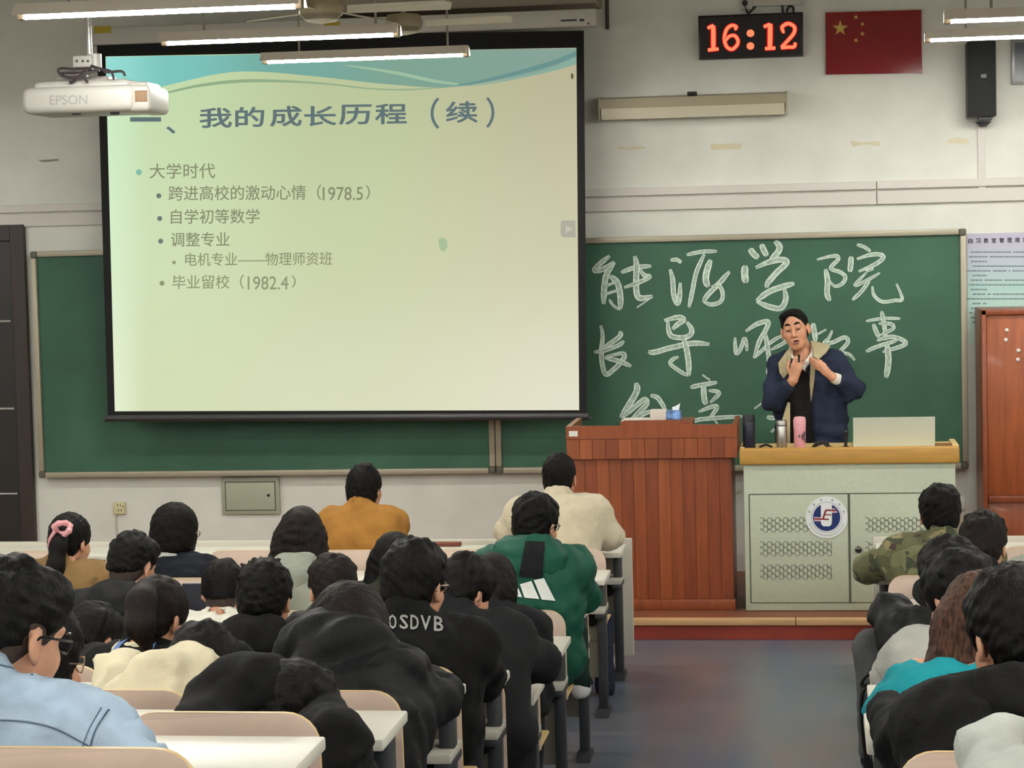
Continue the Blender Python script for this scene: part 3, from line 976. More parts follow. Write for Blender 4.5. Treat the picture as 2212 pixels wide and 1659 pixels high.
tag(MB().box((ta, YLc + .05, tz + .0045), (tb - .001, YLc + .16, tz + .062), .003).build('paper_box', mat('box_white', (222, 214, 202), .6), None, True), 'small off-white box on the lectern beside the blue tissue packet', 'box')
t = thing('tissue_packet', (tb + .04, YLc + .1, tz), 'crumpled blue tissue packet with a white tissue sticking out, on the lectern', 'tissue packet')
tc_ = at(1471, 900, YLc + .08)[0]
b = MB().box((tb, YLc + .045, tz + .0005), (tc_, YLc + .15, tz + .058), .015, seg=3)
for v in b.bm.verts:
    v.co += Vector((rng.random() - .5, rng.random() - .5, rng.random() - .5)) * .008
b.build('wrapper', mat('tissue_wrapper', (96, 130, 190), .35, var=.45, scale=22), t)
cx_ = (tb + tc_) / 2
MB().prism([(cx_ - .005, YLc + .09, tz + .045), (cx_ + .03, YLc + .09, tz + .06), (cx_ + .036, YLc + .1, tz + .092), (cx_ + .012, YLc + .095, tz + .078), (cx_ - .01, YLc + .1, tz + .07)], (0, .01, .004)).build('tissue', mat('tissue_white', (240, 242, 246), .9), t)

# ---------------------------------------------------------------- teaching desk
YD = 12.45
t = thing('teaching_desk', (.19, 12.75, PZ), 'grey-green metal teaching desk with yellow wood edge, vented doors and round emblem', 'desk')
tx0, tx1, tz1 = -.423, .808, 1.055
tz0 = float(at(1830, 1003, YD)[2])
MB().box((tx0, YD, tz0), (tx1, YD + .05, tz1), .012, seg=3).build('front_edge', OAK, t, True)
b = MB()
b.box((tx0 + .004, YD + .048, tz1 - .05), (tx1 - .004, YD + .42, tz1 - .012))
b.box((tx1 - .035, YD + .05, tz1 - .03), (tx1, YD + .42, tz1 + .004), .006)
b.box((tx0, YD + .05, tz1 - .03), (tx0 + .03, YD + .42, tz1 + .002), .006)
b.build('worktop', OAKTOP, t, True)
b = MB().box((-.403, YD + .03, PZ + .002), (.785, YD + .42, tz0 + .03), .006)
b.build('carcass', CABMET, t, True)
YV = YD + .03
xl, xm, xr = float(at(1620, 1180, YV)[0]), float(at(1835, 1180, YV)[0]), float(at(2052, 1180, YV)[0])
zl0, zl1 = float(at(1835, 1302, YV)[2]), float(at(1735, 1067, YV)[2])
b = MB()
for lo, hi in (((xl, zl1 - .003), (xr, zl1 + .003)), ((xl - .003, zl0), (xl + .003, zl1)), ((xm - .006, zl0), (xm + .006, zl1)), ((xr - .003, zl0), (xr + .003, zl1)), ((xl, zl0 - .002), (xr, zl0 + .002))):
    b.box((lo[0], YV - .0015, lo[1]), (hi[0], YV + .001, hi[1]))
b.build('door_seam', CABLINE, t)
dl = MB().box((xl + .004, YV - .004, zl0 + .003), (xm - .007, YV + .001, zl1 - .004), .002).build('door', CABMET, t, True)
d2 = MB().box((xm + .007, YV - .004, zl0 + .003), (xr - .004, YV + .001, zl1 - .004), .002).build('door', CABMET, t, True)
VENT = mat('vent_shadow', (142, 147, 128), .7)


def vent(x0, y0, x1, y1, parent):
    V, F = [], []

    def bar(p, q, w):
        p, q = np.array(p), np.array(q)
        d = (q - p) / np.linalg.norm(q - p)
        nn = np.array([-d[1], d[0]]) * w
        i = len(V)
        for s_ in (p - nn, p + nn, q + nn, q - nn):
            V.append(at(s_[0], s_[1], YV - .0048))
        F.append((i, i + 1, i + 2, i + 3))
    rows, st = 5, 8.6
    hy = (y1 - y0) / (rows - 1)
    n_ = int((x1 - x0) / st)
    for rr in range(rows):
        for c in range(n_):
            o = 2.2 if (c + rr) % 2 else -2.2
            xa, xb = x0 + c * st, x0 + (c + 1) * st
            ya = y0 + rr * hy - (xa - x0) * .004
            bar((xa + 1, ya + o), (xb - 1, ya + o), .9)
            bar((xb - 1, ya + o), (xb + 1, ya - o), .8)
            if rr < rows - 1 and (c + rr) % 2 == 0:
                bar((xb, ya + o), (xb, ya + hy - 1), .8)
    pydata('vent_grille', V, F, VENT, parent)


for y0 in (1121, 1173, 1223):
    vent(1641, y0, 1802, y0 + 26, dl)
    vent(1868, y0, 2030, y0 + 26, d2)
q = at(1854, 1186, YV)
MB().lathe((q[0], YV - .003, q[2]), [(.012, 0), (.012, .012), (.02, .018), (.019, .028), (.008, .033)], 16, axis='y').build('knob', mat('knob_chrome', (90, 88, 84), .2, metal=.9), d2, True)
# emblem
em = thing('round_emblem', tuple(at(1786, 1118, YV)), 'round white emblem with navy disc and red letter stuck on the metal desk', 'emblem')
E0 = lambda x, y: (1700 + x * .0844, 1050 + y * .0844)
ec = E0(1015, 800)


def disc(name, rx, dy, m_, ry=None, n=40):
    ry = ry or rx
    P = [(ec[0] + rx * math.cos(a), ec[1] + ry * math.sin(a)) for a in np.linspace(0, 2 * math.pi, n + 1)[:-1]]
    return MB().prism([at(x, y, YV - dy) for x, y in P], (0, .0012, 0)).build(name, m_, em)


EW, EN, ER, EG = mat('emblem_white', (236, 238, 236), .35), mat('emblem_navy', (26, 46, 104), .35), mat('emblem_red', (128, 26, 30), .4), mat('emblem_grey', (160, 168, 174), .5)
base = disc('disc', 45.5, .010, EW)
disc('ring', 33.4, .0112, EG)
disc('ring', 32.2, .0124, EW)
disc('inner_disc', 29.5, .0136, EN)


def ep(name, P, dy, m_):
    return pydata(name, [at(*E0(x, y), YV - dy) for x, y in P], [tuple(range(len(P)))], m_, em)


ep('letter', [(868, 480), (900, 452), (1120, 452), (1150, 480), (1150, 900), (1140, 980), (1085, 1030), (930, 1030), (880, 980), (868, 900)], .0146, EW)
for P in ([(688, 790), (870, 800), (870, 905), (700, 900)], [(1150, 570), (1230, 570), (1300, 680), (1150, 690)]):
    ep('band', P, .0145, mat('emblem_pink', (216, 176, 192), .4))
for P in ([(690, 822), (920, 826), (985, 600), (1245, 605), (1270, 640), (1010, 645), (990, 720), (1140, 725), (1135, 752), (980, 750), (955, 830), (1075, 835), (1070, 872), (700, 858)],):
    V = [(690, 822), (925, 826), (960, 830), (1075, 835), (1070, 872), (700, 858), (905, 826), (965, 620), (1010, 640), (950, 832), (985, 598), (1245, 603), (1268, 640), (975, 640), (985, 718), (1140, 725), (1135, 752), (975, 748)]
    pydata('red_letter', [at(*E0(x, y), YV - .0154) for x, y in V], [(0, 1, 2, 3, 4, 5), (6, 7, 8, 9), (10, 11, 12, 13), (14, 15, 16, 17)], ER, em)
for k, a in enumerate((-162, -135, -108, -72, -45, -18)):
    x, y = ec[0] + 39 * math.cos(math.radians(a)), ec[1] + 39 * math.sin(math.radians(a))
    pydata('ring_mark', [at(x + dx, y + dy, YV - .0112) for dx, dy in ((-2, -2.4), (1.6, -2.6), (2.2, 2.2), (-1.4, 2.6))], [(0, 1, 2, 3)], EG, em)
A = np.linspace(math.radians(18), math.radians(162), 24)
pydata('ring_band', [at(ec[0] + R * math.cos(a), ec[1] + R * math.sin(a), YV - .0112) for a in A for R in (37.5, 40.5)], [(2 * k, 2 * k + 1, 2 * k + 3, 2 * k + 2) for k in range(23)], mat('emblem_pale_grey', (206, 210, 212), .5), em)

# things on the teaching desk
zt_ = tz1 - .012
t = thing('laptop', tuple(at(1930, 960, YD + .2)), 'open laptop with a blank pale lid turned to the room on the teaching desk', 'laptop')
la, lb = at(1843, 930, YD + .09)[0], at(2020, 930, YD + .09)[0]
lz = float(at(1930, 901, YD + .09)[2])
MB().box((la, YD + .13, zt_ + .0005), (lb, YD + .38, zt_ + .018), .005).build('base', mat('laptop_grey', (150, 152, 150), .4), t, True)
MB().prism([(la, YD + .115, zt_ + .004), (la, YD + .127, zt_ + .004), (la, YD + .092, lz), (la, YD + .084, lz)], (lb - la, 0, 0)).build('lid', mat('laptop_lid', (206, 210, 192), .4), t)


def bottle(px, y0, y1, hw, name, label, parts, cat='bottle'):
    q = at(px, y1, YD + .1)
    R = hw * q[1] / FPX
    H = float(at(px, y0, YD + .1)[2]) - zt_
    t = thing(name, (q[0], YD + .1, zt_), label, cat)
    for nm, prof, mm in parts:
        MB().lathe((q[0], YD + .1, zt_ + .0005), [(r_ * R, z_ * H) for r_, z_ in prof], 20).build(nm, mm, t, True)
    return t, q[0], R, H


bottle(1618.5, 896, 966, 13.5, 'vacuum_flask', 'dark navy flask standing at the left end of the teaching desk', [('body', [(.96, 0), (1, .02), (1, .78), (.97, .8)], mat('navy_enamel', (24, 27, 46), .35)), ('cap', [(.98, .8), (.98, .97), (.9, 1.0), (.2, 1.0)], mat('navy_cap', (18, 19, 30), .45))])
bottle(1689, 908, 967, 11.5, 'vacuum_flask', 'brushed steel flask standing between the navy and the pink bottles', [('body', [(.96, 0), (1, .02), (1, .8), (.96, .815)], STEEL), ('seam', [(1.02, .80), (1.02, .83)], DARK), ('cap', [(1, .83), (1, .96), (.9, 1.0), (.2, 1.0)], STEEL)])
PINK = mat('pink_plastic', (226, 158, 166), .4)
t, bx_, R_, H_ = bottle(1728, 900, 968, 13.5, 'drinking_bottle', 'pink bottle with a dark motif on the teaching desk before the lecturer', [('body', [(.9, 0), (.95, .02), (.93, .5), (1, .72), (.97, .735)], PINK), ('cap', [(.98, .735), (1, .78), (1, .9), (.88, .98), (.6, 1.0), (.1, 1.0)], mat('pink_cap', (236, 170, 178), .4))])
PM = mat('pink_bottle_motif', (96, 74, 92), .5)
V, F = [], []
for (u, v, su, sv) in ((.55, .38, .5, .10), (.75, .47, .25, .08), (.8, .27, .2, .07), (-.05, .40, .22, .05)):
    i = len(V)
    for k in range(10):
        a = 2 * math.pi * k / 10
        s_ = max(-.98, min(.98, u + su * math.cos(a) * .6))
        zz = (v + sv * math.sin(a)) * H_
        V.append((bx_ + R_ * s_ * .99, YD + .1 - R_ * math.sqrt(1 - s_ * s_) - .0015, zt_ + zz))
    F.append(tuple(range(i, i + 10)))
pydata('motif', V, F, PM, t)
b = MB()
for P in ([(1755, 966), (1764, 957), (1775, 954), (1784, 962), (1796, 966)], [(1758, 965), (1770, 960), (1785, 956), (1792, 965), (1800, 967)], [(1640, 966), (1655, 961), (1668, 966)]):
    b.tube(spline([at(x, y, YD + .12) for x, y in P], 5), .007, 6)
for v in b.bm.verts:
    v.co.z = max(v.co.z, zt_ + .001)
tag(b.build('black_cable', BLACK, None, True), 'coil of black cable lying on the teaching desk in front of the lecturer', 'cable')
t = thing('small_microphone_stand', tuple(at(1827, 966, YD + .12)), 'short black stand on the teaching desk left of the laptop', 'stand')
q = at(1827, 966, YD + .12)
MB().lathe((q[0], YD + .12, zt_ + .0005), [(.02, 0), (.02, .006), (.009, .01), (.009, .07)], 12).build('stem', BLACK, t, True)
MB().lathe((q[0], YD + .12, zt_ + .07), [(.009, 0), (.016, .01), (.016, .02), (.006, .03)], 12).build('head', BLACK, t, True)
tag(MB().box((at(1790, 965, YD + .1)[0], YD + .055, zt_ + .0005), (at(1826, 965, YD + .1)[0], YD + .12, zt_ + .006), .001).build('notebook', mat('yellow_paper', (230, 206, 140), .7)), 'small yellow notepad lying flat on the teaching desk', 'notepad')
tag(MB().box((at(2022, 962, YD + .1)[0], YD + .1, zt_ + .0005), (at(2060, 962, YD + .1)[0], YD + .2, zt_ + .012), .002).build('duster', mat('duster_brown', (120, 84, 44), .8)), 'brown board duster at the right end of the teaching desk', 'duster')

# ---------------------------------------------------------------- tiers of desks and seats
TOPW = mat('white_laminate', (226, 222, 208), .38)
TOPE = mat('laminate_edge', (214, 208, 194), .45)
SHELF = mat('grey_shelf', (188, 184, 172), .5)
PANEL = mat('modesty_grey', (136, 130, 118), .6)
LEGM = mat('dark_grey_steel', (52, 55, 58), .45, metal=.2)
PLYF = mat('pinkish_laminate', (224, 200, 184), .42, var=.03, scale=6)
PLYE = mat('plywood_edge', (222, 190, 130), .5)
ZT = .677
AX = -.978


def desk(i, x0, x1, aisle, label, legs, group, back=0.0):
    """a row of worktop; aisle = the x of its end by the aisle"""
    Yf, fz = yrow(i) - back, floor_z(i)
    t = thing('lecture_desk', ((x0 + x1) / 2, Yf - .15, fz), label, 'desk', group)
    s = 1 if aisle == x1 else -1
    zt = fz + ZT
    b = MB()
    b.box((x0, Yf - .31, zt - .028), (x1, Yf, zt), .005)
    b.build('worktop', [TOPW], t, True)
    ex = aisle - s * .005
    b = MB().box((x0 + .01, Yf - .225, zt - .178), (x1 - .012, Yf - .03, zt - .152), .004)
    b.build('book_shelf', SHELF, t, True)
    MB().box((x0 + .03, Yf - .028, fz + .16), (x1 - .035, Yf - .012, zt - .03)).build('modesty_panel', PANEL, t)
    for lx in legs:
        g = MB()
        g.box((lx - .021, Yf - .15, fz + .001), (lx + .021, Yf - .085, zt - .03), .006)
        g.box((lx - .024, Yf - .225, fz + ZT - .2), (lx + .024, Yf - .03, fz + ZT - .178), .004)
        g.prism([(lx - .03, Yf - .22, fz + .001), (lx - .03, Yf - .02, fz + .001), (lx - .03, Yf - .07, fz + .035), (lx - .03, Yf - .165, fz + .035)], (.06, 0, 0))
        lo = g.build('leg', LEGM, t, True)
        MB().lathe((lx - s * .06, Yf - .03, fz + .44), [(.03, 0), (.032, .012), (.012, .022)], 14, axis='y').build('hinge', BLACK, lo, True)
    return t


def seat_profile(w, h, n=6, rr=.07):
    P = [(-w, 0), (w, 0)]
    for k in range(n + 1):
        a = math.pi / 2 * k / n
        P.append((w - rr + rr * math.cos(a), h - rr + rr * math.sin(a)))
    for k in range(n + 1):
        a = math.pi / 2 + math.pi / 2 * k / n
        P.append((-w + rr + rr * math.cos(a), h - rr + rr * math.sin(a)))
    return P


def make_seat(folded):
    t = thing('lecture_chair', (0, 0, 0), 'chair', 'chair')
    P = seat_profile(.205, .37)
    # backrest: bent ply board leaning back a little
    V, F, MI = [], [], []
    n = len(P)
    for dy in (0, .013):
        for x, z in P:
            V.append((x, .03 - z * .06 + dy - .018 * (1 - (x / .205) ** 2) * 0.6, z + .40))
    F += [tuple(range(n))[::-1], tuple(range(n, 2 * n))]
    MI += [0, 0]
    for k in range(n):
        F.append((k, (k + 1) % n, n + (k + 1) % n, n + k))
        MI.append(1)
    pydata('backrest', V, F, [PLYF, PLYE], t, midx=MI)
    b = MB()
    if folded:
        b.box((-.195, .055, .36), (.195, .075, .70), .006)
    else:
        b.box((-.195, .05, .383), (.195, .37, .398), .007)
    b.build('seat_pan', PLYE if folded else [PLYE], t, True)
    for x in (-.13, .13):
        b = MB()
        b.box((x - .015, -.055, .33), (x + .015, .05, .384), .003)
        b.box((x - .012, -.022, .385), (x + .012, -.006, .60), .003)
        b.build('bracket', LEGM, t, True)
    return t


protos = {f: make_seat(f) for f in (False, True)}
used = {False: False, True: False}


def place_seat(x, y, z, folded, label, group):
    p = protos[folded]
    if not used[folded]:
        used[folded] = True
        r_ = p
    else:
        r_ = p.copy()
        COL.objects.link(r_)
        for ch in p.children:
            c_ = ch.copy()
            COL.objects.link(c_)
            c_.parent = r_
    r_.location = (x, y, z)
    r_['label'], r_['category'], r_['group'] = label, 'chair', group
    return r_


ORD = ['', 'front', 'second', 'third', 'fourth', 'fifth', 'sixth', 'seventh', 'eighth', 'ninth', 'tenth']
SX0, SPITCH = -1.213, .525
POSW = ['at the aisle end', 'second from the aisle', 'third from the aisle', 'fourth from the aisle', 'fifth from the aisle', 'sixth from the aisle', 'seventh from the aisle', 'eighth from the aisle']
for i in range(1, 11):
    x0 = -5.6 if i < 5 else -4.6 if i < 7 else -3.6
    lg = [AX - .035] + [AX - .035 - 1.65 * k for k in range(1, 4) if AX - 1.65 * k > x0 + .2] + [x0 + .04]
    desk(i, x0, AX, AX, 'white lecture desk, %s row from the front in the bank left of the aisle' % ORD[i], lg, 'white desks left of the aisle')
# front panel of the first row
tag(MB().box((-5.6, 11.3, .085), (-.952, 11.345, .70), .004).build('front_panel', mat('front_panel_beige', (206, 200, 184), .5), None, True), 'pale upright panel closing the front row left of the aisle', 'panel')
for i in range(1, 10):
    xe = .30 - .028 * (i - 1)
    desk(i, xe, 3.4, xe, 'white lecture desk, %s row from the front in the bank right of the aisle' % ORD[i], [xe + .04, xe + 1.6, 3.3], 'white desks right of the aisle', .3 if i == 9 else 0)
tag(MB().box((.29, 11.3, .085), (3.4, 11.345, .70), .004).build('front_panel', mat('front_panel_beige', (206, 200, 184), .5), None, True), 'pale upright panel closing the front row right of the aisle', 'panel')

# ---------------------------------------------------------------- figures: smooth blended volumes turned into meshes
def rotm(yaw, pitch, roll):
    """head frame: columns right, forward, up; yaw > 0 turns to the room's right, pitch > 0 looks down, roll > 0 tips to the right"""
    cy, sy = math.cos(-yaw), math.sin(-yaw)
    Rz = np.array([[cy, -sy, 0], [sy, cy, 0], [0, 0, 1]])
    cp, sp = math.cos(-pitch), math.sin(-pitch)
    Rx = np.array([[1, 0, 0], [0, cp, -sp], [0, sp, cp]])
    cr_, sr = math.cos(roll), math.sin(roll)
    Ry = np.array([[cr_, 0, sr], [0, 1, 0], [-sr, 0, cr_]])
    return Rz @ Rx @ Ry


class Vol:
    def __init__(s):
        s.p = []

    def cap(s, a, b, ra, rb=None, k=.03, op='u'):
        a, b = np.array(a, float), np.array(b, float)
        rb = ra if rb is None else rb
        R = max(ra, rb)
        s.p.append(('cap', op, k, (a, b, ra, rb), np.minimum(a, b) - R, np.maximum(a, b) + R))
        return s

    def chain(s, pts, rs, k=.03):
        for i in range(len(pts) - 1):
            s.cap(pts[i], pts[i + 1], rs[i], rs[i + 1], k)
        return s

    def ell(s, c, r, R=None, k=.03, op='u'):
        c, r = np.array(c, float), np.array(r, float)
        R = np.eye(3) if R is None else R
        ext = np.sqrt(((R * r) ** 2).sum(1))
        s.p.append(('ell', op, k, (c, r, R), c - ext, c + ext))
        return s

    def cut(s, pt, n, k=.01):
        """keep the side that n points away from"""
        s.p.append(('pl', 'i', k, (np.array(pt, float), np.array(n, float) / np.linalg.norm(n)), None, None))
        return s

    def field(s, h, noise=None):
        los = np.min([q[4] for q in s.p if q[1] == 'u'], 0) - 3 * h
        his = np.max([q[5] for q in s.p if q[1] == 'u'], 0) + 3 * h
        n = np.ceil((his - los) / h).astype(int) + 1
        ax = [los[i] + h * np.arange(n[i]) for i in range(3)]
        f = np.full(n, 1.0, np.float32)
        for kind, op, k, par, lo, hi in s.p:
            if lo is None:
                sl = (slice(None),) * 3
            else:
                mg = k + 2.5 * h
                sl = tuple(slice(max(0, int((lo[i] - mg - los[i]) / h)), min(n[i], int((hi[i] + mg - los[i]) / h) + 2)) for i in range(3))
            X, Y, Z = (ax[0][sl[0]][:, None, None], ax[1][sl[1]][None, :, None], ax[2][sl[2]][None, None, :])
            if kind == 'cap':
                a, b, ra, rb = par
                ba = b - a
                L2 = max(ba @ ba, 1e-9)
                t = np.clip(((X - a[0]) * ba[0] + (Y - a[1]) * ba[1] + (Z - a[2]) * ba[2]) / L2, 0, 1)
                d = np.sqrt((X - a[0] - t * ba[0]) ** 2 + (Y - a[1] - t * ba[1]) ** 2 + (Z - a[2] - t * ba[2]) ** 2) - (ra + (rb - ra) * t)
            elif kind == 'ell':
                c, r, R = par
                dx, dy, dz = X - c[0], Y - c[1], Z - c[2]
                q = [(dx * R[0, i] + dy * R[1, i] + dz * R[2, i]) / r[i] for i in range(3)]
                k0 = np.sqrt(q[0] ** 2 + q[1] ** 2 + q[2] ** 2)
                k1 = np.sqrt((q[0] / r[0]) ** 2 + (q[1] / r[1]) ** 2 + (q[2] / r[2]) ** 2) + 1e-6
                d = k0 * (k0 - 1) / k1
            else:
                p0, nn = par
                d = (X - p0[0]) * nn[0] + (Y - p0[1]) * nn[1] + (Z - p0[2]) * nn[2]
            g = f[sl]
            if op == 'u':
                m_ = np.minimum(g, d)
                hh = np.maximum(k - np.abs(g - d), 0) / k
                f[sl] = m_ - hh * hh * k * .25
            else:
                d2 = -d if op == 's' else d
                m_ = np.maximum(g, d2)
                hh = np.maximum(k - np.abs(g - d2), 0) / k
                f[sl] = m_ + hh * hh * k * .25
        if noise:
            X, Y, Z = np.meshgrid(*ax, indexing='ij', sparse=True)
            for amp, dirs in noise:
                for d_, w_, ph in dirs:
                    f += amp * np.sin(d_[0] * X * w_ + d_[1] * Y * w_ + d_[2] * Z * w_ + ph + 1.3 * np.sin(3.1 * X * d_[1] * 6 + 2.3 * Z * 5 + ph))
        return f, los

    def surface(s, h, noise=None):
        f, los = s.field(h, noise)
        ins = f < 0
        n = np.array(f.shape)
        cnt = np.zeros(n - 1, np.int8)
        for i in (0, 1):
            for j in (0, 1):
                for k in (0, 1):
                    cnt += ins[i:n[0] - 1 + i, j:n[1] - 1 + j, k:n[2] - 1 + k]
        act = (cnt > 0) & (cnt < 8)
        idx = -np.ones(n - 1, np.int64)
        cells = np.argwhere(act)
        idx[act] = np.arange(len(cells))
        acc = np.zeros((len(cells), 3))
        num = np.zeros(len(cells))
        cor = [(0, 0, 0), (1, 0, 0), (0, 1, 0), (1, 1, 0), (0, 0, 1), (1, 0, 1), (0, 1, 1), (1, 1, 1)]
        for a, b in ((0, 1), (2, 3), (4, 5), (6, 7), (0, 2), (1, 3), (4, 6), (5, 7), (0, 4), (1, 5), (2, 6), (3, 7)):
            ca, cb = np.array(cor[a]), np.array(cor[b])
            va = f[tuple((cells + ca).T)]
            vb = f[tuple((cells + cb).T)]
            mk = (va < 0) != (vb < 0)
            t = np.where(mk, va / np.where(mk, va - vb, 1), 0)
            acc += np.where(mk[:, None], ca + (cb - ca) * t[:, None], 0)
            num += mk
        V = los + h * (cells + acc / num[:, None])
        F = []
        for ax_ in range(3):
            sa = [slice(0, n[i] - 1) if i == ax_ else slice(1, n[i] - 1) for i in range(3)]
            sb = list(sa)
            sb[ax_] = slice(1, n[ax_])
            A, B = ins[tuple(sa)], ins[tuple(sb)]
            e = np.argwhere(A != B)
            if not len(e):
                continue
            dirn = A[tuple(e.T)]
            base = e.copy()
            o1, o2 = [i for i in range(3) if i != ax_]
            q = []
            for d1, d2 in ((0, 0), (1, 0), (1, 1), (0, 1)):
                c = base.copy()
                c[:, o1] += d1
                c[:, o2] += d2
                q.append(idx[tuple(c.T)])
            q = np.array(q).T
            flip = dirn if ax_ != 1 else ~dirn
            q[~flip] = q[~flip][:, ::-1]
            F.append(q)
        return V, np.concatenate(F)


def vol_mesh(vol, h, name, m_, parent, noise=None):
    V, F = vol.surface(h, noise)
    me = bpy.data.meshes.new(name)
    me.vertices.add(len(V))
    me.vertices.foreach_set('co', V.astype(np.float32).ravel())
    me.loops.add(F.size)
    me.loops.foreach_set('vertex_index', F.astype(np.int32).ravel())
    me.polygons.add(len(F))
    me.polygons.foreach_set('loop_start', np.arange(0, F.size, 4, dtype=np.int32))
    me.update(calc_edges=True)
    me.validate()
    o = link(name, me, m_, parent, True)
    return o


def folds(seed, amp=.004, wl=.09):
    r_ = np.random.default_rng(seed)
    out = []
    for k in range(5):
        d = r_.normal(size=3)
        d /= np.linalg.norm(d)
        out.append((d, 2 * math.pi / (wl * (.6 + .9 * r_.random())), r_.random() * 6.28))
    return [(amp / 2.2, out)]


def world_tree(o):
    M = o.matrix_world.copy()
    off = Vector((0, 0, 0))
    q = o
    while q is not None:
        off += q.location
        q = q.parent
    vs = [v.co + off for v in o.data.vertices]
    return BVHTree.FromPolygons(vs, [tuple(p.vertices) for p in o.data.polygons])


def print_on(target, polys, name, m_, lift=.003, cuts=2):
    """a flat print (photo pixel outlines) laid on a garment's surface"""
    tr = world_tree(target)
    bm = bmesh.new()
    for P in polys:
        vs = [bm.verts.new((x, y, 0)) for x, y in P]
        bm.faces.new(vs)
    bmesh.ops.triangulate(bm, faces=bm.faces[:])
    if cuts:
        bmesh.ops.subdivide_edges(bm, edges=bm.edges[:], cuts=cuts, use_grid_fill=True)
    bad = []
    for v in bm.verts:
        d = Vector(FW + (v.co.x - 1106) / FPX * RT - (v.co.y - 829.5) / FPX * UP).normalized()
        hit, nrm, _, dist = tr.ray_cast(Vector(CAM), d)
        if hit is None:
            bad.append(v)
            continue
        v.co = hit - d * lift
    bmesh.ops.delete(bm, geom=bad, context='VERTS')
    me = bpy.data.meshes.new(name)
    bm.to_mesh(me)
    bm.free()
    return link(name, me, m_, target)


SKIN = mat('skin', (206, 152, 122), .5, var=.05, scale=30)
SKIN2 = mat('skin_tan', (188, 134, 104), .5, var=.05, scale=30)
LIP = mat('lips', (150, 84, 76), .5)


def hairmat(name, rgb, rough=.55):
    return mat(name, rgb, rough, var=.6, scale=22, stretch=(6, 6, .8), bump=.55, bscale=34, spec=.16)


HB = hairmat('black_hair', (6, 5, 5))
HB2 = hairmat('soft_black_hair', (10, 9, 8))
HBR = hairmat('dark_brown_hair', (20, 14, 13))
HBR2 = hairmat('brown_hair', (58, 38, 29))
STUB = mat('shaved_hair', (52, 40, 34), .7, var=.3, scale=60)
GLASS = mat('spectacle_frame', (24, 22, 22), .3)
GLASS2 = mat('spectacle_metal', (190, 170, 150), .25, metal=.8)


def cloth(name, rgb, rough=.85, var=.06, bump=.25, bscale=140, scale=9):
    return mat(name, rgb, rough, var=var, scale=scale, bump=bump, bscale=bscale, sheen=0, spec=.2)


def head_vol(v, H, R, s, face=True, ears=True, jaw=1.0):
    """skull, face, ears around head centre H (ear height), frame R, scale s"""
    L = lambda x, y, z: H + R @ (np.array([x, y, z]) * s)
    v.ell(L(0, -.012, .035), np.array([.074, .092, .086]) * s, R, k=.02)
    v.ell(L(0, .03, -.04), np.array([.060 * jaw, .062, .078]) * s, R, k=.03)
    v.ell(L(0, .058, -.092), np.array([.032 * jaw, .026, .024]) * s, R, k=.03)
    v.ell(L(-.04 * jaw, .05, -.025), np.array([.026, .03, .028]) * s, R, k=.02)
    v.ell(L(.04 * jaw, .05, -.025), np.array([.026, .03, .028]) * s, R, k=.02)
    if face:
        v.ell(L(0, .078, .028), np.array([.05, .016, .014]) * s, R, k=.02)
        v.cap(L(0, .088, .012), L(0, .108, -.03), .007 * s, .0115 * s, k=.012)
        v.ell(L(-.014, .094, -.034), np.array([.009, .011, .008]) * s, R, k=.008)
        v.ell(L(.014, .094, -.034), np.array([.009, .011, .008]) * s, R, k=.008)
    if ears:
        for sx in (-1, 1):
            Re = R @ rotm(sx * -.35, .12, 0)
            v.ell(L(sx * .081, -.006, -.004), np.array([.008, .021, .033]) * s, Re, k=.008)
            v.cap(L(sx * .079, .004, -.028), L(sx * .08, .002, -.034), .008 * s, .007 * s, k=.008)
            v.ell(L(sx * .091, .002, .001), np.array([.006, .011, .018]) * s, Re, k=.006, op='s')
    return L


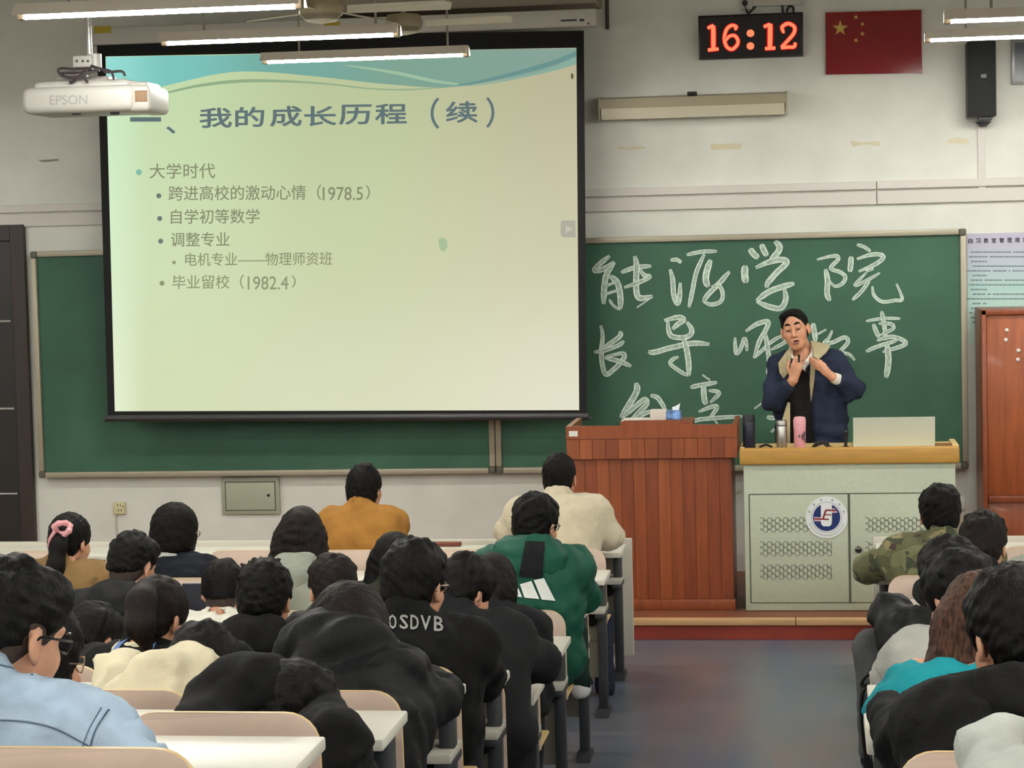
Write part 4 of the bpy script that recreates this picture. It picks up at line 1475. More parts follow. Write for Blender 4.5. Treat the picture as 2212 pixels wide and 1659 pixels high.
def hair_vol(style, H, R, s, seed=0):
    L = lambda x, y, z: H + R @ (np.array([x, y, z]) * s)
    A = lambda *r: np.array(r) * s
    r_ = np.random.default_rng(seed)
    v = Vol()
    ear_gap = True
    if style in ('short', 'crop', 'spiky', 'fade'):
        g = {'short': .016, 'crop': .009, 'spiky': .016, 'fade': .012}[style]
        v.ell(L(0, -.014, .042), A(.076 + g, .094 + g, .088 + g), R)
        v.ell(L(0, -.05, -.02), A(.064 + g * .6, .05 + g, .062), R, k=.03)
        if style != 'crop':
            v.ell(L(0, .05, .085), A(.066, .05, .042), R, k=.03)
        nt_, ln_, ra_ = {'spiky': (60, .020, .010), 'short': (40, .006, .012), 'fade': (24, .004, .012), 'crop': (0, 0, 0)}[style]
        for k in range(nt_):
            a, b = r_.random() * 6.28, r_.random() ** .7 * 1.25
            d = np.array([math.sin(b) * math.cos(a), math.sin(b) * math.sin(a), math.cos(b)])
            p = np.array([0, -.014, .042]) + d * (np.array([.076, .094, .088]) + g - .006)
            tg = np.cross(d, np.array([r_.normal() * .4, 0, 1.0]))
            tg = np.cross(tg, d) * (-1 if r_.random() < .8 else 1)
            v.cap(L(*p), L(*(p + d * ln_ * r_.random() + tg * .016)), ra_ * s, ra_ * (.4 if style == 'spiky' else .8) * s, k=.010)
        if style == 'fade':
            v.cut(L(0, -.09, -.030), R @ np.array([0, .35, -1.0]), k=.02)
            for sx in (-1, 1):
                v.ell(L(sx * .094, .004, -.006), A(.03, .036, .05), R, k=.012, op='s')
        v.cut(L(0, -.09, -.082), R @ np.array([0, .25, -1.0]))
        v.ell(L(0, .115, -.055), A(.078, .078, .1), R, k=.012, op='s')
        if ear_gap:
            for sx in (-1, 1):
                v.ell(L(sx * .088, .006, -.03), A(.03, .03, .05), R, k=.012, op='s')
    elif style == 'bob':
        v.ell(L(0, -.012, .042), A(.094, .112, .104), R)
        v.ell(L(0, -.022, -.04), A(.098, .100, .088), R, k=.05)
        v.ell(L(0, .12, -.055), A(.072, .088, .11), R, k=.015, op='s')
        v.cut(L(0, -.05, -.118), R @ np.array([0, .1, -1.0]), k=.02)
    elif style == 'nape':
        v.ell(L(0, -.012, .042), A(.088, .106, .1), R)
        v.ell(L(0, -.04, -.03), A(.078, .07, .085), R, k=.04)
        v.cap(L(0, -.055, -.06), L(.006, -.05, -.142), .046 * s, .028 * s, k=.03)
        for k in range(8):
            x_ = r_.normal() * .025
            v.cap(L(x_, .0, .134), L(x_ * 1.6, -.045, .128), .010 * s, .007 * s, k=.014)
        v.ell(L(0, .115, -.055), A(.076, .082, .105), R, k=.012, op='s')
    elif style in ('long', 'longflat'):
        v.ell(L(0, -.012, .04), A(.092, .11, .104), R)
        W = np.array([0, 0, 1.0])
        p0 = L(0, -.03, 0)
        dn = np.array([0, -.02, -1.0]) if style == 'long' else None
        for x in (-.06, -.02, .02, .06):
            a = L(x, -.045, .0)
            b = a + np.array([x * .45 * s, -.035 * s, -.12 * s])
            c = b + np.array([x * .15 * s, -.01, -.10 * s])
            v.cap(a, b, .058 * s, .05 * s, k=.04)
            v.cap(b, c, .05 * s, .026 * s, k=.03)
        for sx in (-1, 1):
            v.cap(L(sx * .075, .02, .02), L(sx * .082, .01, -.1), .026 * s, .022 * s, k=.03)
        v.ell(L(0, .12, -.055), A(.066, .085, .11), R, k=.012, op='s')
    elif style == 'pony':
        v.ell(L(0, -.012, .042), A(.086, .106, .099), R)
        v.ell(L(0, -.05, -.015), A(.07, .056, .07), R, k=.03)
        v.cut(L(0, -.09, -.085), R @ np.array([0, .3, -1.0]))
        v.ell(L(0, .115, -.055), A(.078, .08, .1), R, k=.012, op='s')
        for sx in (-1, 1):
            v.ell(L(sx * .088, .006, -.03), A(.026, .026, .042), R, k=.012, op='s')
    elif style == 'combed':
        v.ell(L(0, -.022, .042), A(.082, .096, .086), R)
        v.ell(L(0, -.055, -.02), A(.068, .05, .066), R, k=.03)
        v.ell(L(.012, .02, .092), A(.066, .058, .028), R, k=.03)
        v.cut(L(0, -.09, -.08), R @ np.array([0, .25, -1.0]))
        v.ell(L(.008, .122, .036), A(.064, .080, .078), R, k=.008, op='s')
        v.ell(L(0, .11, -.06), A(.09, .085, .10), R, k=.008, op='s')
        for sx in (-1, 1):
            v.ell(L(sx * .09, .012, -.03), A(.026, .03, .05), R, k=.01, op='s')
    return v


def spectacles(parent, H, R, s, m_):
    L = lambda x, y, z: H + R @ (np.array([x, y, z]) * s)
    b = MB()
    for sx in (-1, 1):
        ring = [L(sx * .032 + .023 * math.cos(a), .100 - .008 * abs(math.cos(a)), .008 + .018 * math.sin(a)) for a in np.linspace(0, 2 * math.pi, 15)]
        b.tube(ring, .0022 * s, 5)
        b.tube([L(sx * .055, .092, .012), L(sx * .08, .06, .012), L(sx * .087, .0, .012), L(sx * .085, -.02, -.004)], .0024 * s, 5)
    b.tube([L(-.009, .101, .01), L(.009, .101, .01)], .002 * s, 5)
    return b.build('spectacles', m_, parent, True)


def hand_vol(v, W, fdir, up, side, s=1.0, curl=.6, spread=.012):
    """palm and five bent fingers; W wrist, fdir along the palm, up = back of the hand, side = towards the thumb"""
    f, u, t = (np.array(q, float) / np.linalg.norm(q) for q in (fdir, up, side))
    P = W + f * .05 * s
    for a, wd in ((-.026, .012), (-.009, .013), (.009, .013), (.026, .012)):
        v.cap(W + t * a * .6 * s + f * .01 * s, W + f * .085 * s + t * a * s, wd * 1.15 * s, wd * s, k=.012)
    for a, l1, l2, l3, r_ in ((.027, .038, .024, .018, .0088), (.009, .042, .028, .02, .009), (-.009, .039, .026, .019, .0087), (-.026, .03, .019, .016, .0078)):
        p = W + f * .088 * s + t * a * s
        ang = 0
        for ln, c in ((l1, .35), (l2, .9), (l3, .6)):
            ang += curl * c
            d = f * math.cos(ang) - u * math.sin(ang) + t * a * spread * 30 * .1
            q = p + d * ln * s
            v.cap(p, q, r_ * s, r_ * .93 * s, k=.003)
            p = q
    p = W + f * .03 * s + t * .03 * s
    for ln, d, r_ in ((.034, f * .7 + t * .75 - u * .2, .011), (.028, f * .85 + t * .3 - u * .4, .0098), (.022, f * .9 - t * .05 - u * .5, .009)):
        d = d / np.linalg.norm(d)
        q = p + d * ln * s
        v.cap(p, q, r_ * s, r_ * .93 * s, k=.006)
        p = q


TROU = cloth('dark_trousers', (30, 31, 36))
TROUG = cloth('grey_trousers', (78, 80, 82))
JEAN = cloth('navy_jeans', (34, 40, 58))
SHOEB = mat('black_shoe', (22, 22, 24), .45)
SHOEW = mat('white_shoe_sole', (222, 222, 220), .5)
PEOPLE = {}


def person(key, label, px, top, row, jacket, hair='short', hmat=HB, s=1.0, look=(0, .1, 0), lean=.10, seat=None, sw=.155, bulk=1.0, arms=None, hood=0.0, collar=0.0, skin=SKIN,
           glasses=None, trousers=TROU, feet=None, turn=0.0, hunch=.04, res=.013, amp=.004, seed=1, hairseed=0, jname='jacket', dz=0.0, hood_up=False, bank='left', face=False, wl=.09, extra=(), back=0.0, shoe=None, sole=None):
    fz = floor_z(row)
    ysb = yrow(row + 1) + .06 + .06 - back
    zs = floor_z(row + 1) + (.402 if row < 5 else .277 if row == 5 else .342)
    hy = ysb + .15 + lean
    yaw, pit, rol = (math.radians(q) for q in look)
    R = rotm(yaw, pit, rol)
    topw = at(px, top, hy)
    # highest point of hair relative to head centre depends on tilt
    zt_ = .042 + math.sqrt((.102 * math.cos(pit)) ** 2 + (.106 * math.sin(pit)) ** 2)
    H = topw - np.array([0, 0, zt_ * s]) + np.array([0, -.014 * math.sin(pit), 0]) * s
    nb = H + R @ (np.array([0, -.03, -.075]) * s) + np.array([0, -.03, -.035]) * s
    sx_ = H[0] if seat is None else seat
    pel = np.array([sx_, ysb + .135, zs + .126])
    shc = nb + np.array([0, -.012, -.04])
    ct, st = math.cos(turn), math.sin(-turn)
    rx = np.array([ct, st, 0])
    fwd = np.array([-st, ct, 0])
    mid = (pel + shc) / 2 - fwd * hunch
    chest = shc * .68 + mid * .32 - fwd * hunch * .4
    t = thing('person', (pel[0], pel[1], fz), label, 'person')
    SJ = [shc + rx * sx * sw + np.array([0, .01, -.02]) for sx in (-1, 1)]
    zd = fz + ZT
    ynear = yrow(row) - .31
    EL, WR = [], []
    for j, sx in enumerate((-1, 1)):
        a = (arms or {}).get('L' if sx < 0 else 'R')
        if a is None:
            e_ = np.array([SJ[j][0] + sx * .045, max(SJ[j][1] + .1, ynear + .04), zd + .078 * bulk])
            d = e_ - SJ[j]
            e_ = SJ[j] + d * min(1, .33 / np.linalg.norm(d))
            w_ = np.array([e_[0] - sx * .13, max(e_[1] + .17, ynear + .15), zd + .066])
        elif a == 'down':
            e_ = SJ[j] + np.array([sx * .02, -.02, -.26])
            w_ = e_ + np.array([-sx * .09, .15, -.03])
        else:
            e_, w_ = np.array(a[0], float), np.array(a[1], float)
        if a is not None and not isinstance(a, str):
            for q_, r_ in ((e_, .066 * bulk), (w_, .056 * bulk)):
                if q_[1] > ynear - .03:
                    q_[2] = max(q_[2], zd + r_)
        EL.append(e_)
        WR.append(w_)
    # ---- body: one continuous surface
    b = Vol()
    L = head_vol(b, H, R, s, face=face or abs(yaw) > .35)
    b.chain([L(0, -.02, -.05), nb, shc], [.054 * s, .055 * s, .07], k=.03)
    b.cap(SJ[0], SJ[1], .05, k=.05)
    b.cap(chest - rx * .08, chest + rx * .08, .085, k=.06)
    b.cap(mid - rx * .07, mid + rx * .07, .082, k=.06)
    b.cap(pel - rx * .08, pel + rx * .08, .085, k=.06)
    for j, sx in enumerate((-1, 1)):
        b.chain([SJ[j], EL[j], WR[j]], [.042, .034, .026], k=.03)
        hd = WR[j] - EL[j]
        hd = hd / np.linalg.norm(hd)
        hand_vol(b, WR[j] + hd * .005, hd, np.array([0, 0, 1.0]) - hd * hd[2], np.array([-sx, 0.15, 0]), s=.95, curl=.32)
    fts = []
    for j, sx in enumerate((-1, 1)):
        hip = pel + rx * sx * .085 + np.array([0, .03, -.035])
        kn = hip + fwd * .30 + np.array([sx * .015, 0, 0])
        kn[2] = zs + .072
        an = np.array([kn[0], kn[1] - .03, fz + .10])
        if feet and feet[j] is not None:
            an = np.array(feet[j][0], float)
            if len(feet[j]) > 1:
                kn = np.array(feet[j][1], float)
        fts.append((hip, kn, an))
        b.chain([hip, kn, an], [.062, .045, .034], k=.03)
        b.cap(an, an + np.array([0, .13, -.06]), .032, .026, k=.03)
    bo = vol_mesh(b, .011 if row >= 6 else .012, 'body', skin, t)
    # ---- jacket
    q = Vol()
    th = bulk
    q.cap(SJ[0], SJ[1], .072 * th, k=.06)
    q.cap(chest - rx * .085, chest + rx * .085, .112 * th, k=.08)
    q.cap(mid - rx * .085, mid + rx * .085, .115 * th, k=.08)
    q.cap(pel - rx * .09 + np.array([0, -.01, .02]), pel + rx * .09 + np.array([0, -.01, .02]), .112 * min(th, 1.08), k=.08)
    q.cap(shc - np.array([0, 0, .02]), nb + np.array([0, 0, -.02]), .085, .068 + collar * .1, k=.04)
    for j, sx in enumerate((-1, 1)):
        wq = EL[j] + (WR[j] - EL[j]) * .96
        q.chain([SJ[j], EL[j]], [.070 * th, .060 * th], k=.05)
        q.cap(EL[j], wq, .058 * th, .043 * th, k=.03)
    if collar:
        q.cap(nb + np.array([0, -.01, -.01]), nb + np.array([0, -.005, collar]), .066, .07, k=.02)
    for j, sx in enumerate((-1, 1)):
        q.cap(nb + rx * sx * .03 + np.array([0, -.02, -.035]), SJ[j], .062, .068 * th, k=.05)
    for c_, r_ in extra:
        q.ell(c_, r_, None, k=.05)
    # neck opening
    q.cap(nb + np.array([0, .0, .02]), H + np.array([0, 0, -.02]), .057 * s, .06 * s, k=.01, op='s')
    jo = vol_mesh(q, res, jname, jacket, t, folds(seed, amp * 1.5, wl * 1.1) + folds(seed + 40, .0022, .035))
    hdo = None
    if hood:
        q = Vol()
        hb = nb + np.array([0, -.08, .0])
        q.ell(hb + np.array([0, -.012, -.022]), np.array([.122, .062, .080]) * hood, None, k=.02)
        q.ell(hb + np.array([0, -.02, -.075]), np.array([.075, .05, .062]) * hood, None, k=.03)
        q.cap(hb + np.array([0, .018, .036]) - rx * .05 * hood, hb + np.array([0, .018, .036]) + rx * .05 * hood, .036 * hood, k=.03)
        for sx in (-1, 1):
            q.chain([hb + rx * sx * .055 * hood + np.array([0, .01, .026]), nb + rx * sx * .082 + np.array([0, .0, .012]), nb + rx * sx * .07 + np.array([0, .065, -.02])], [.036 * hood, .034 * hood, .024 * hood], k=.02)
        q.cap(nb + np.array([0, .03, -.06]), H + np.array([0, .03, -.02]), .058 * s, .062 * s, k=.01, op='s')
        hdo = vol_mesh(q, .010, 'hood', jacket, t, folds(seed + 70, .005, .07))
    elif collar:
        q = Vol().cap(nb + np.array([0, -.02, -.045]), nb + np.array([0, -.005, .012 + collar * .5]), .102, .078, k=.01)
        q.cap(nb + np.array([0, -.01, -.09]), H + np.array([0, 0, .02]), .066, .066, k=.008, op='s')
        q.cut(nb + np.array([0, 0, .014 + collar * .5]), (0, -.25, 1.0), k=.006)
        q.cut(nb + np.array([0, 0, -.05]), (0, .35, -1.0), k=.006)
        vol_mesh(q, .009, 'collar', jacket, t, folds(seed + 70, .002, .05))
    # ---- trousers and shoes
    q = Vol()
    for hip, kn, an in fts:
        q.chain([hip, kn, an + np.array([0, 0, -.02])], [.082, .060, .05], k=.04)
    q.cap(pel - rx * .07 + np.array([0, .02, -.01]), pel + rx * .07 + np.array([0, .02, -.01]), .095, k=.06)
    vol_mesh(q, .018, 'trousers', trousers, t, folds(seed + 5, .003))
    for hip, kn, an in fts:
        m2 = Vol().cap(an + np.array([0, -.01, -.055]), an + np.array([0, .15, -.066]), .038, .03, k=.02).cap(an + np.array([0, 0, .0]), an + np.array([0, .02, -.05]), .045, .042)
        m2.cut(np.array([0, 0, fz + .002 if an[2] < fz + .2 else an[2] - .095]), (0, 0, -1))
        so = vol_mesh(m2, .012, 'shoe', shoe or SHOEB, t)
        if sole:
            m3 = Vol().cap(an + np.array([0, -.012, -.082]), an + np.array([0, .155, -.084]), .042, .034, k=.02)
            m3.cut(np.array([0, 0, an[2] - .072]), (0, 0, 1)).cut(np.array([0, 0, an[2] - .098]), (0, 0, -1))
            vol_mesh(m3, .009, 'sole', sole, so)
    # ---- hair
    ho = None
    if hair:
        if hair == 'fade':
            sv = Vol().ell(L(0, -.013, .03), np.array([.0775, .0955, .09]) * s, R).ell(L(0, -.048, -.035), np.array([.058, .045, .055]) * s, R, k=.03)
            sv.cut(L(0, -.09, -.088), R @ np.array([0, .3, -1.0]), k=.01)
            sv.ell(L(0, .11, -.05), np.array([.09, .095, .1]) * s, R, k=.012, op='s')
            for sx in (-1, 1):
                sv.ell(L(sx * .09, .004, -.02), np.array([.022, .034, .05]) * s, R, k=.01, op='s')
            vol_mesh(sv, .007, 'shaved_hair', STUB, t)
        ho = vol_mesh(hair_vol(hair, H, R, s, hairseed), .0065, 'hair', hmat, t, folds(seed, .0022, .028))
    if glasses:
        spectacles(t, H, R, s, glasses)
    PEOPLE[key] = dict(t=t, H=H, R=R, s=s, nb=nb, shc=shc, SJ=SJ, EL=EL, WR=WR, jacket=jo, hood=hdo, hair=ho, body=bo, rx=rx, fwd=fwd, L=L, pel=pel, row=row, back=back)
    return PEOPLE[key]

# ---------------------------------------------------------------- the audience
def AT(*a):
    return at(*a)


J_MUST = cloth('mustard_wool', (160, 114, 54))
J_CREAM = mat('cream_fleece', (208, 196, 168), .95, var=.03, scale=30, bump=.4, bscale=90, sheen=.3)
J_KHAKI = cloth('khaki_brown', (124, 98, 62))
J_NAVY = cloth('navy_wool', (20, 24, 33))
J_GREY = cloth('grey_green_fleece', (150, 154, 142))
J_GREEN = cloth('bottle_green', (22, 78, 62), .6)
J_BLK = cloth('black_cotton', (11, 11, 12))
J_BLK2 = cloth('black_nylon', (16, 17, 19), .6)
J_CHAR = cloth('charcoal_wool', (25, 27, 29))
J_WHITE = cloth('white_cotton', (226, 222, 208))
J_IVORY = cloth('ivory_fleece', (216, 206, 176))
J_LGREY = cloth('light_grey_fleece', (176, 176, 168))
J_PALE = cloth('pale_grey_fleece', (186, 190, 182))
J_TEAL = cloth('teal_fleece', (26, 140, 150))
J_OLIVE = cloth('olive_black', (44, 46, 36))
STRIPEW = mat('white_print', (236, 238, 234), .6)

# camouflage and denim
CAMO = bpy.data.materials.new('camouflage_cloth')
CAMO.use_nodes = True
nt = CAMO.node_tree
tc = nt.nodes.new('ShaderNodeTexCoord')
last = None
for sc_, th_, c_, off in ((7, .5, (92, 92, 62), 0), (10, .57, (58, 64, 44), 5), (13, .62, (138, 128, 92), 9), (16, .66, (72, 56, 50), 14)):
    mp = nt.nodes.new('ShaderNodeMapping')
    mp.inputs['Location'].default_value = (off, off * .7, off * 1.3)
    mp.inputs['Scale'].default_value = (1, 1, 1.2)
    nt.links.new(tc.outputs['Object'], mp.inputs[0])
    nz = nt.nodes.new('ShaderNodeTexNoise')
    nz.inputs['Scale'].default_value = sc_
    nz.inputs['Detail'].default_value = 1.5
    nt.links.new(mp.outputs[0], nz.inputs['Vector'])
    gt = nt.nodes.new('ShaderNodeMath')
    gt.operation = 'GREATER_THAN'
    gt.inputs[1].default_value = th_
    nt.links.new(nz.outputs['Fac'], gt.inputs[0])
    mx = nt.nodes.new('ShaderNodeMix')
    mx.data_type = 'RGBA'
    nt.links.new(gt.outputs[0], mx.inputs['Factor'])
    if last is None:
        mx.inputs['A'].default_value = lin((112, 112, 78))
    else:
        nt.links.new(last, mx.inputs['A'])
    mx.inputs['B'].default_value = lin(c_)
    last = mx.outputs['Result']
nt.links.new(last, nt.nodes['Principled BSDF'].inputs['Base Color'])
nt.nodes['Principled BSDF'].inputs['Roughness'].default_value = .85
DENIM = mat('washed_denim', (150, 168, 186), .85, var=.30, scale=5, stretch=(1, 1, .6), bump=.35, bscale=260)
DSEAM = mat('denim_seam', (66, 84, 106), .85)

# ---- bank left of the aisle, front to back
person('mustard', 'person with dark nape-length hair in a mustard jacket in the front row', 787, 1000, 1, J_MUST, 'nape', HB, s=.96, look=(18, 2, 0), lean=.06, collar=.03, sw=.15, seed=2, arms={'R': 'down', 'L': 'down'})
person('cream', 'person with cropped black hair in a cream fleece coat in the front row', 1208, 975, 1, J_CREAM, 'crop', HB, s=.98, look=(10, 2, 0), lean=.16, collar=.04, sw=.175, bulk=1.12, amp=.003, seed=3,
       arms={'R': (AT(1318, 1158, 10.78), AT(1240, 1165, 11.05)), 'L': (AT(1098, 1150, 10.78), AT(1150, 1165, 11.05))}, feet=((AT(1265, 1480, 11.0),), (AT(1308, 1478, 10.72), AT(1296, 1340, 10.80))), trousers=JEAN, sole=SHOEW)
p = person('pink', 'person with a ponytail tied by a pink scrunchie in a khaki jacket', 150, 1105, 3, J_KHAKI, 'pony', HB, s=.95, look=(22, 10, 0), lean=.10, collar=.02, seed=4, arms={'R': 'down', 'L': None})
yb_ = p['H'][1] - .13
b = Vol().chain([AT(138, 1146, yb_ + .02), AT(126, 1180, yb_ - .03), AT(120, 1225, yb_ - .06), AT(126, 1262, yb_ - .06)], [.026, .036, .038, .014], k=.02)
vol_mesh(b, .009, 'ponytail', HB, p['t'])
sc_ = MB()
c = AT(137, 1146, yb_ - .005)
sc_.tube([c + np.array([.034 * math.cos(a), -.012 + .012 * math.sin(2 * a), .024 * math.sin(a) + .01]) for a in np.linspace(0, 2 * math.pi, 17)], [.011 + .004 * (k % 2) for k in range(17)], 7)
sc_.tube([c + np.array(q) for q in ((-.03, -.02, .0), (-.05, -.03, -.03), (-.06, -.03, -.07))], [.009, .007, .004], 6)
sc_.build('scrunchie', mat('pink_satin', (222, 158, 162), .4), p['t'], True)
person('bob', 'person with a black bob and spectacles in a navy jacket with pale collar', 378, 1085, 2, J_NAVY, 'bob', HB, s=1.07, look=(28, 4, 0), lean=.08, sw=.165, glasses=GLASS2, seed=5, arms={'L': 'down', 'R': 'down'})
q = PEOPLE['bob']
vol_mesh(Vol().cap(q['nb'] + np.array([0, -.02, -.005]), q['nb'] + np.array([0, -.015, .012]), .079, .074).cap(q['nb'] + np.array([0, 0, -.05]), q['nb'] + np.array([0, 0, .1]), .060, op='s'), .008, 'collar', J_LGREY, q['t'])
person('hoodiegirl', 'person with long straight dark hair over a grey hooded sweatshirt', 650, 1093, 3, J_GREY, 'long', HBR, s=1.0, look=(0, 4, 0), lean=.06, hood=1.0, sw=.14, seed=6, arms={'R': 'down', 'L': None})
g = person('green', 'person with black hair and glasses in a green hooded jacket with white stripes', 1157, 1065, 3, J_GREEN, 'short', HB, s=1.0, look=(24, 8, 0), lean=.08, hood=1.42, sw=.168, bulk=1.14, glasses=GLASS, seed=7, hairseed=3,
           arms={'R': (AT(1262, 1288, 9.05), AT(1215, 1300, 9.35)), 'L': (AT(1085, 1290, 9.05), AT(1150, 1300, 9.35))}, feet=((AT(1200, 1480, 9.25),), (AT(1252, 1462, 9.1), AT(1236, 1370, 9.1))), shoe=SHOEW, trousers=cloth('green_black_trousers', (20, 40, 36)))
print_on(g['hood'], [[(1135, 1168), (1177, 1170), (1172, 1246), (1160, 1250), (1121, 1246), (1124, 1230)]], 'hood_panel', J_CHAR, .006, 6)
print_on(g['jacket'], [[(1097, 1286), (1120, 1271), (1128, 1290)], [(1123, 1262), (1148, 1255), (1165, 1294), (1133, 1291)], [(1153, 1253), (1175, 1249), (1200, 1298), (1170, 1295)]], 'stripe', STRIPEW, .007, 4)
person('undercut', 'person with an undercut in a black hooded coat, behind the black bob', 285, 1148, 4, J_BLK2, 'fade', HB, s=1.0, look=(22, 18, 0), lean=.12, hood=1.05, sw=.15, bulk=1.06, seed=8, seat=AT(268, 1300, 8.0)[0], arms={'R': 'down', 'L': None})
person('palecollar', 'person with shoulder-length black hair behind the sitter with a lettered jacket', 850, 1148, 3, J_OLIVE, 'long', HB, s=.95, look=(-6, 8, 0), lean=.08, collar=.03, seed=9, sw=.125, arms={'R': 'down', 'L': 'down'})
person('darkhead', 'person with collar-length dark hair between the green and charcoal jackets', 1064, 1195, 4, J_CHAR, 'bob', HBR, s=.92, look=(-4, 20, 0), lean=.12, collar=.03, seed=10, sw=.14, arms={'R': 'down', 'L': 'down'})
person('whitecollar', 'person with a shaved nape and white top, beside the tousled black-hooded sitter', 482, 1208, 4, J_WHITE, 'fade', HB, s=.95, look=(0, 16, 0), lean=.17, collar=.01, seed=11, sw=.13, arms={'R': 'down', 'L': 'down'})
person('spiky', 'person with tousled spiky black hair in a thick black hood', 570, 1208, 5, J_BLK, 'spiky', HB, s=1.03, look=(4, 14, 0), lean=.10, hood=1.25, sw=.16, seed=12, hairseed=5)
person('looksleft', 'person with thick dark hair, head bowed, before the grey hooded sweatshirt', 716, 1198, 4, J_BLK2, 'short', HBR, s=1.02, look=(-28, 20, 4), lean=.14, seed=13, hairseed=8, collar=.02, sw=.13, arms={'R': 'down', 'L': 'down'})
c13 = person('charcoal', 'person bending over the desk in a charcoal jacket at the aisle', 1003, 1195, 5, J_CHAR, 'short', HB2, s=.98, look=(40, 26, 0), lean=.20, collar=.05, sw=.19, bulk=1.22, seed=14, hairseed=9, seat=AT(1040, 1400, 7.3)[0],
             arms={'R': (AT(1165, 1432, 7.40), AT(1120, 1440, 7.62)), 'L': 'down'})
w = person('lettered', 'person with cropped black hair in a black jacket lettered across the back', 893, 1165, 6, J_BLK, 'short', HB, s=1.02, look=(20, 8, 0), lean=.10, collar=.05, sw=.185, bulk=1.1, seed=15, hairseed=11, glasses=GLASS2,
           arms={'R': (AT(1046, 1462, 6.50), AT(1010, 1470, 6.8)), 'L': (AT(800, 1470, 6.5), AT(850, 1470, 6.8))})


def print_text(target, s_, x0, y0, x1, y1, name, m_, tilt=0.0, bold=.7):
    cu = bpy.data.curves.new('text', 'FONT')
    cu.body = s_
    cu.resolution_u = 2
    o = bpy.data.objects.new('text', cu)
    COL.objects.link(o)
    dg = bpy.context.evaluated_depsgraph_get()
    me = bpy.data.meshes.new_from_object(o.evaluated_get(dg))
    bpy.data.objects.remove(o)
    bpy.data.curves.remove(cu)
    co = np.array([v.co[:] for v in me.vertices])
    lo, hi = co.min(0), co.max(0)
    polys = []
    for p_ in me.polygons:
        polys.append([(x0 + (co[i][0] - lo[0]) / (hi[0] - lo[0]) * (x1 - x0), y1 - (co[i][1] - lo[1]) / (hi[1] - lo[1]) * (y1 - y0) + tilt * (co[i][0] - lo[0]) / (hi[0] - lo[0])) for i in p_.vertices])
    bpy.data.meshes.remove(me)
    polys = [[(x + ox, y + oy) for x, y in P] for P in polys for ox, oy in ((0, 0), (bold, 0), (-bold, 0), (0, bold), (0, -bold))]
    return print_on(target, polys, name, m_, .005, 1)


LETT = mat('grey_lettering', (150, 150, 144), .7)
for ch, x0, x1, dy in (('P', 815, 834, -2), ('O', 840, 856, 0), ('S', 864, 881, 0), ('D', 887, 904, 1), ('V', 909, 930, 2), ('B', 938, 957, 4)):
    print_text(w['jacket'], ch, x0, 1327 + dy, x1, 1357 + dy * 1.2, 'back_letter', LETT, 2)
p = person('brownpony', 'person with a long brown ponytail in a black, blue and yellow striped jacket', 338, 1240, 6, J_BLK, 'pony', HBR, s=.98, look=(26, 18, 0), lean=.10, sw=.15, seed=16)
yb_ = p['H'][1] - .13
b = Vol().chain([AT(318, 1268, yb_ + .02), AT(306, 1300, yb_ - .04), AT(303, 1350, yb_ - .07), AT(318, 1398, yb_ - .07)], [.03, .044, .044, .018], k=.02)
vol_mesh(b, .009, 'ponytail', HBR, p['t'])
vol_mesh(Vol().cap(p['nb'] + np.array([0, -.015, 0]), p['nb'] + np.array([0, -.01, .03]), .075, .07).cap(p['nb'] + np.array([0, 0, -.05]), p['nb'] + np.array([0, 0, .1]), .058, op='s'), .008, 'collar', J_IVORY, p['t'])
BLU, YEL = mat('blue_print', (96, 130, 190), .7), mat('yellow_print', (226, 200, 70), .7)
print_on(p['jacket'], [[(240, 1406), (258, 1384), (282, 1366), (284, 1372), (262, 1392), (246, 1413)]], 'sleeve_stripe', BLU)
print_on(p['jacket'], [[(242, 1398), (262, 1376), (282, 1362), (280, 1366), (258, 1384), (240, 1406)]], 'sleeve_stripe', mat('cream_print', (226, 216, 180), .7))
print_on(p['jacket'], [[(304, 1400), (312, 1384), (338, 1388), (326, 1412)]], 'sleeve_stripe', BLU)
print_on(p['jacket'], [[(250, 1428), (280, 1418), (306, 1412), (296, 1436), (262, 1444)]], 'sleeve_patch', YEL)
person('bowedboy', 'person with short hair bowed low, black inner collar and white jacket', 196, 1300, 5, J_WHITE, 'fade', HB2, s=1.04, look=(28, 30, 0), lean=.16, sw=.16, collar=.0, seed=17)
p = PEOPLE['bowedboy']
vol_mesh(Vol().cap(p['nb'] + np.array([0, -.03, -.03]), p['nb'] + np.array([0, -.015, .03]), .092, .074).cap(p['nb'] + np.array([0, -.06, -.05]) - p['rx'] * .05, p['nb'] + np.array([0, -.06, -.05]) + p['rx'] * .05, .045).cap(p['nb'] + np.array([0, 0, -.05]), p['nb'] + np.array([0, 0, .1]), .057, op='s'), .009, 'inner_collar', J_BLK, p['t'])
person('ivoryhood', 'person with head down on the desk in an ivory hooded top', 430, 1342, 7, J_IVORY, 'short', HB2, s=1.0, look=(10, 52, 0), lean=.14, hood=1.25, sw=.165, bulk=1.1, seed=18, hairseed=15, amp=.007, hunch=.09, seat=AT(375, 1480, 5.5)[0], arms={'R': 'down', 'L': (AT(262, 1490, 5.7), AT(300, 1480, 5.9))}, extra=((AT(405, 1436, 5.37), (.105, .07, .05)), (AT(335, 1476, 5.36), (.11, .08, .05))))
person('puffer', 'person with long brown hair swept forward in a black hooded puffer coat', 750, 1256, 7, J_BLK2, 'longflat', HBR, s=1.06, look=(24, 24, 0), lean=.16, hood=0, extra=((AT(728, 1392, 5.42), (.15, .09, .088)), (AT(830, 1432, 5.45), (.11, .09, .055))), sw=.165, bulk=1.24, seed=19, amp=.006, hunch=.10,
       arms={'R': (AT(935, 1508, 5.60), AT(860, 1500, 5.8)), 'L': 'down'})
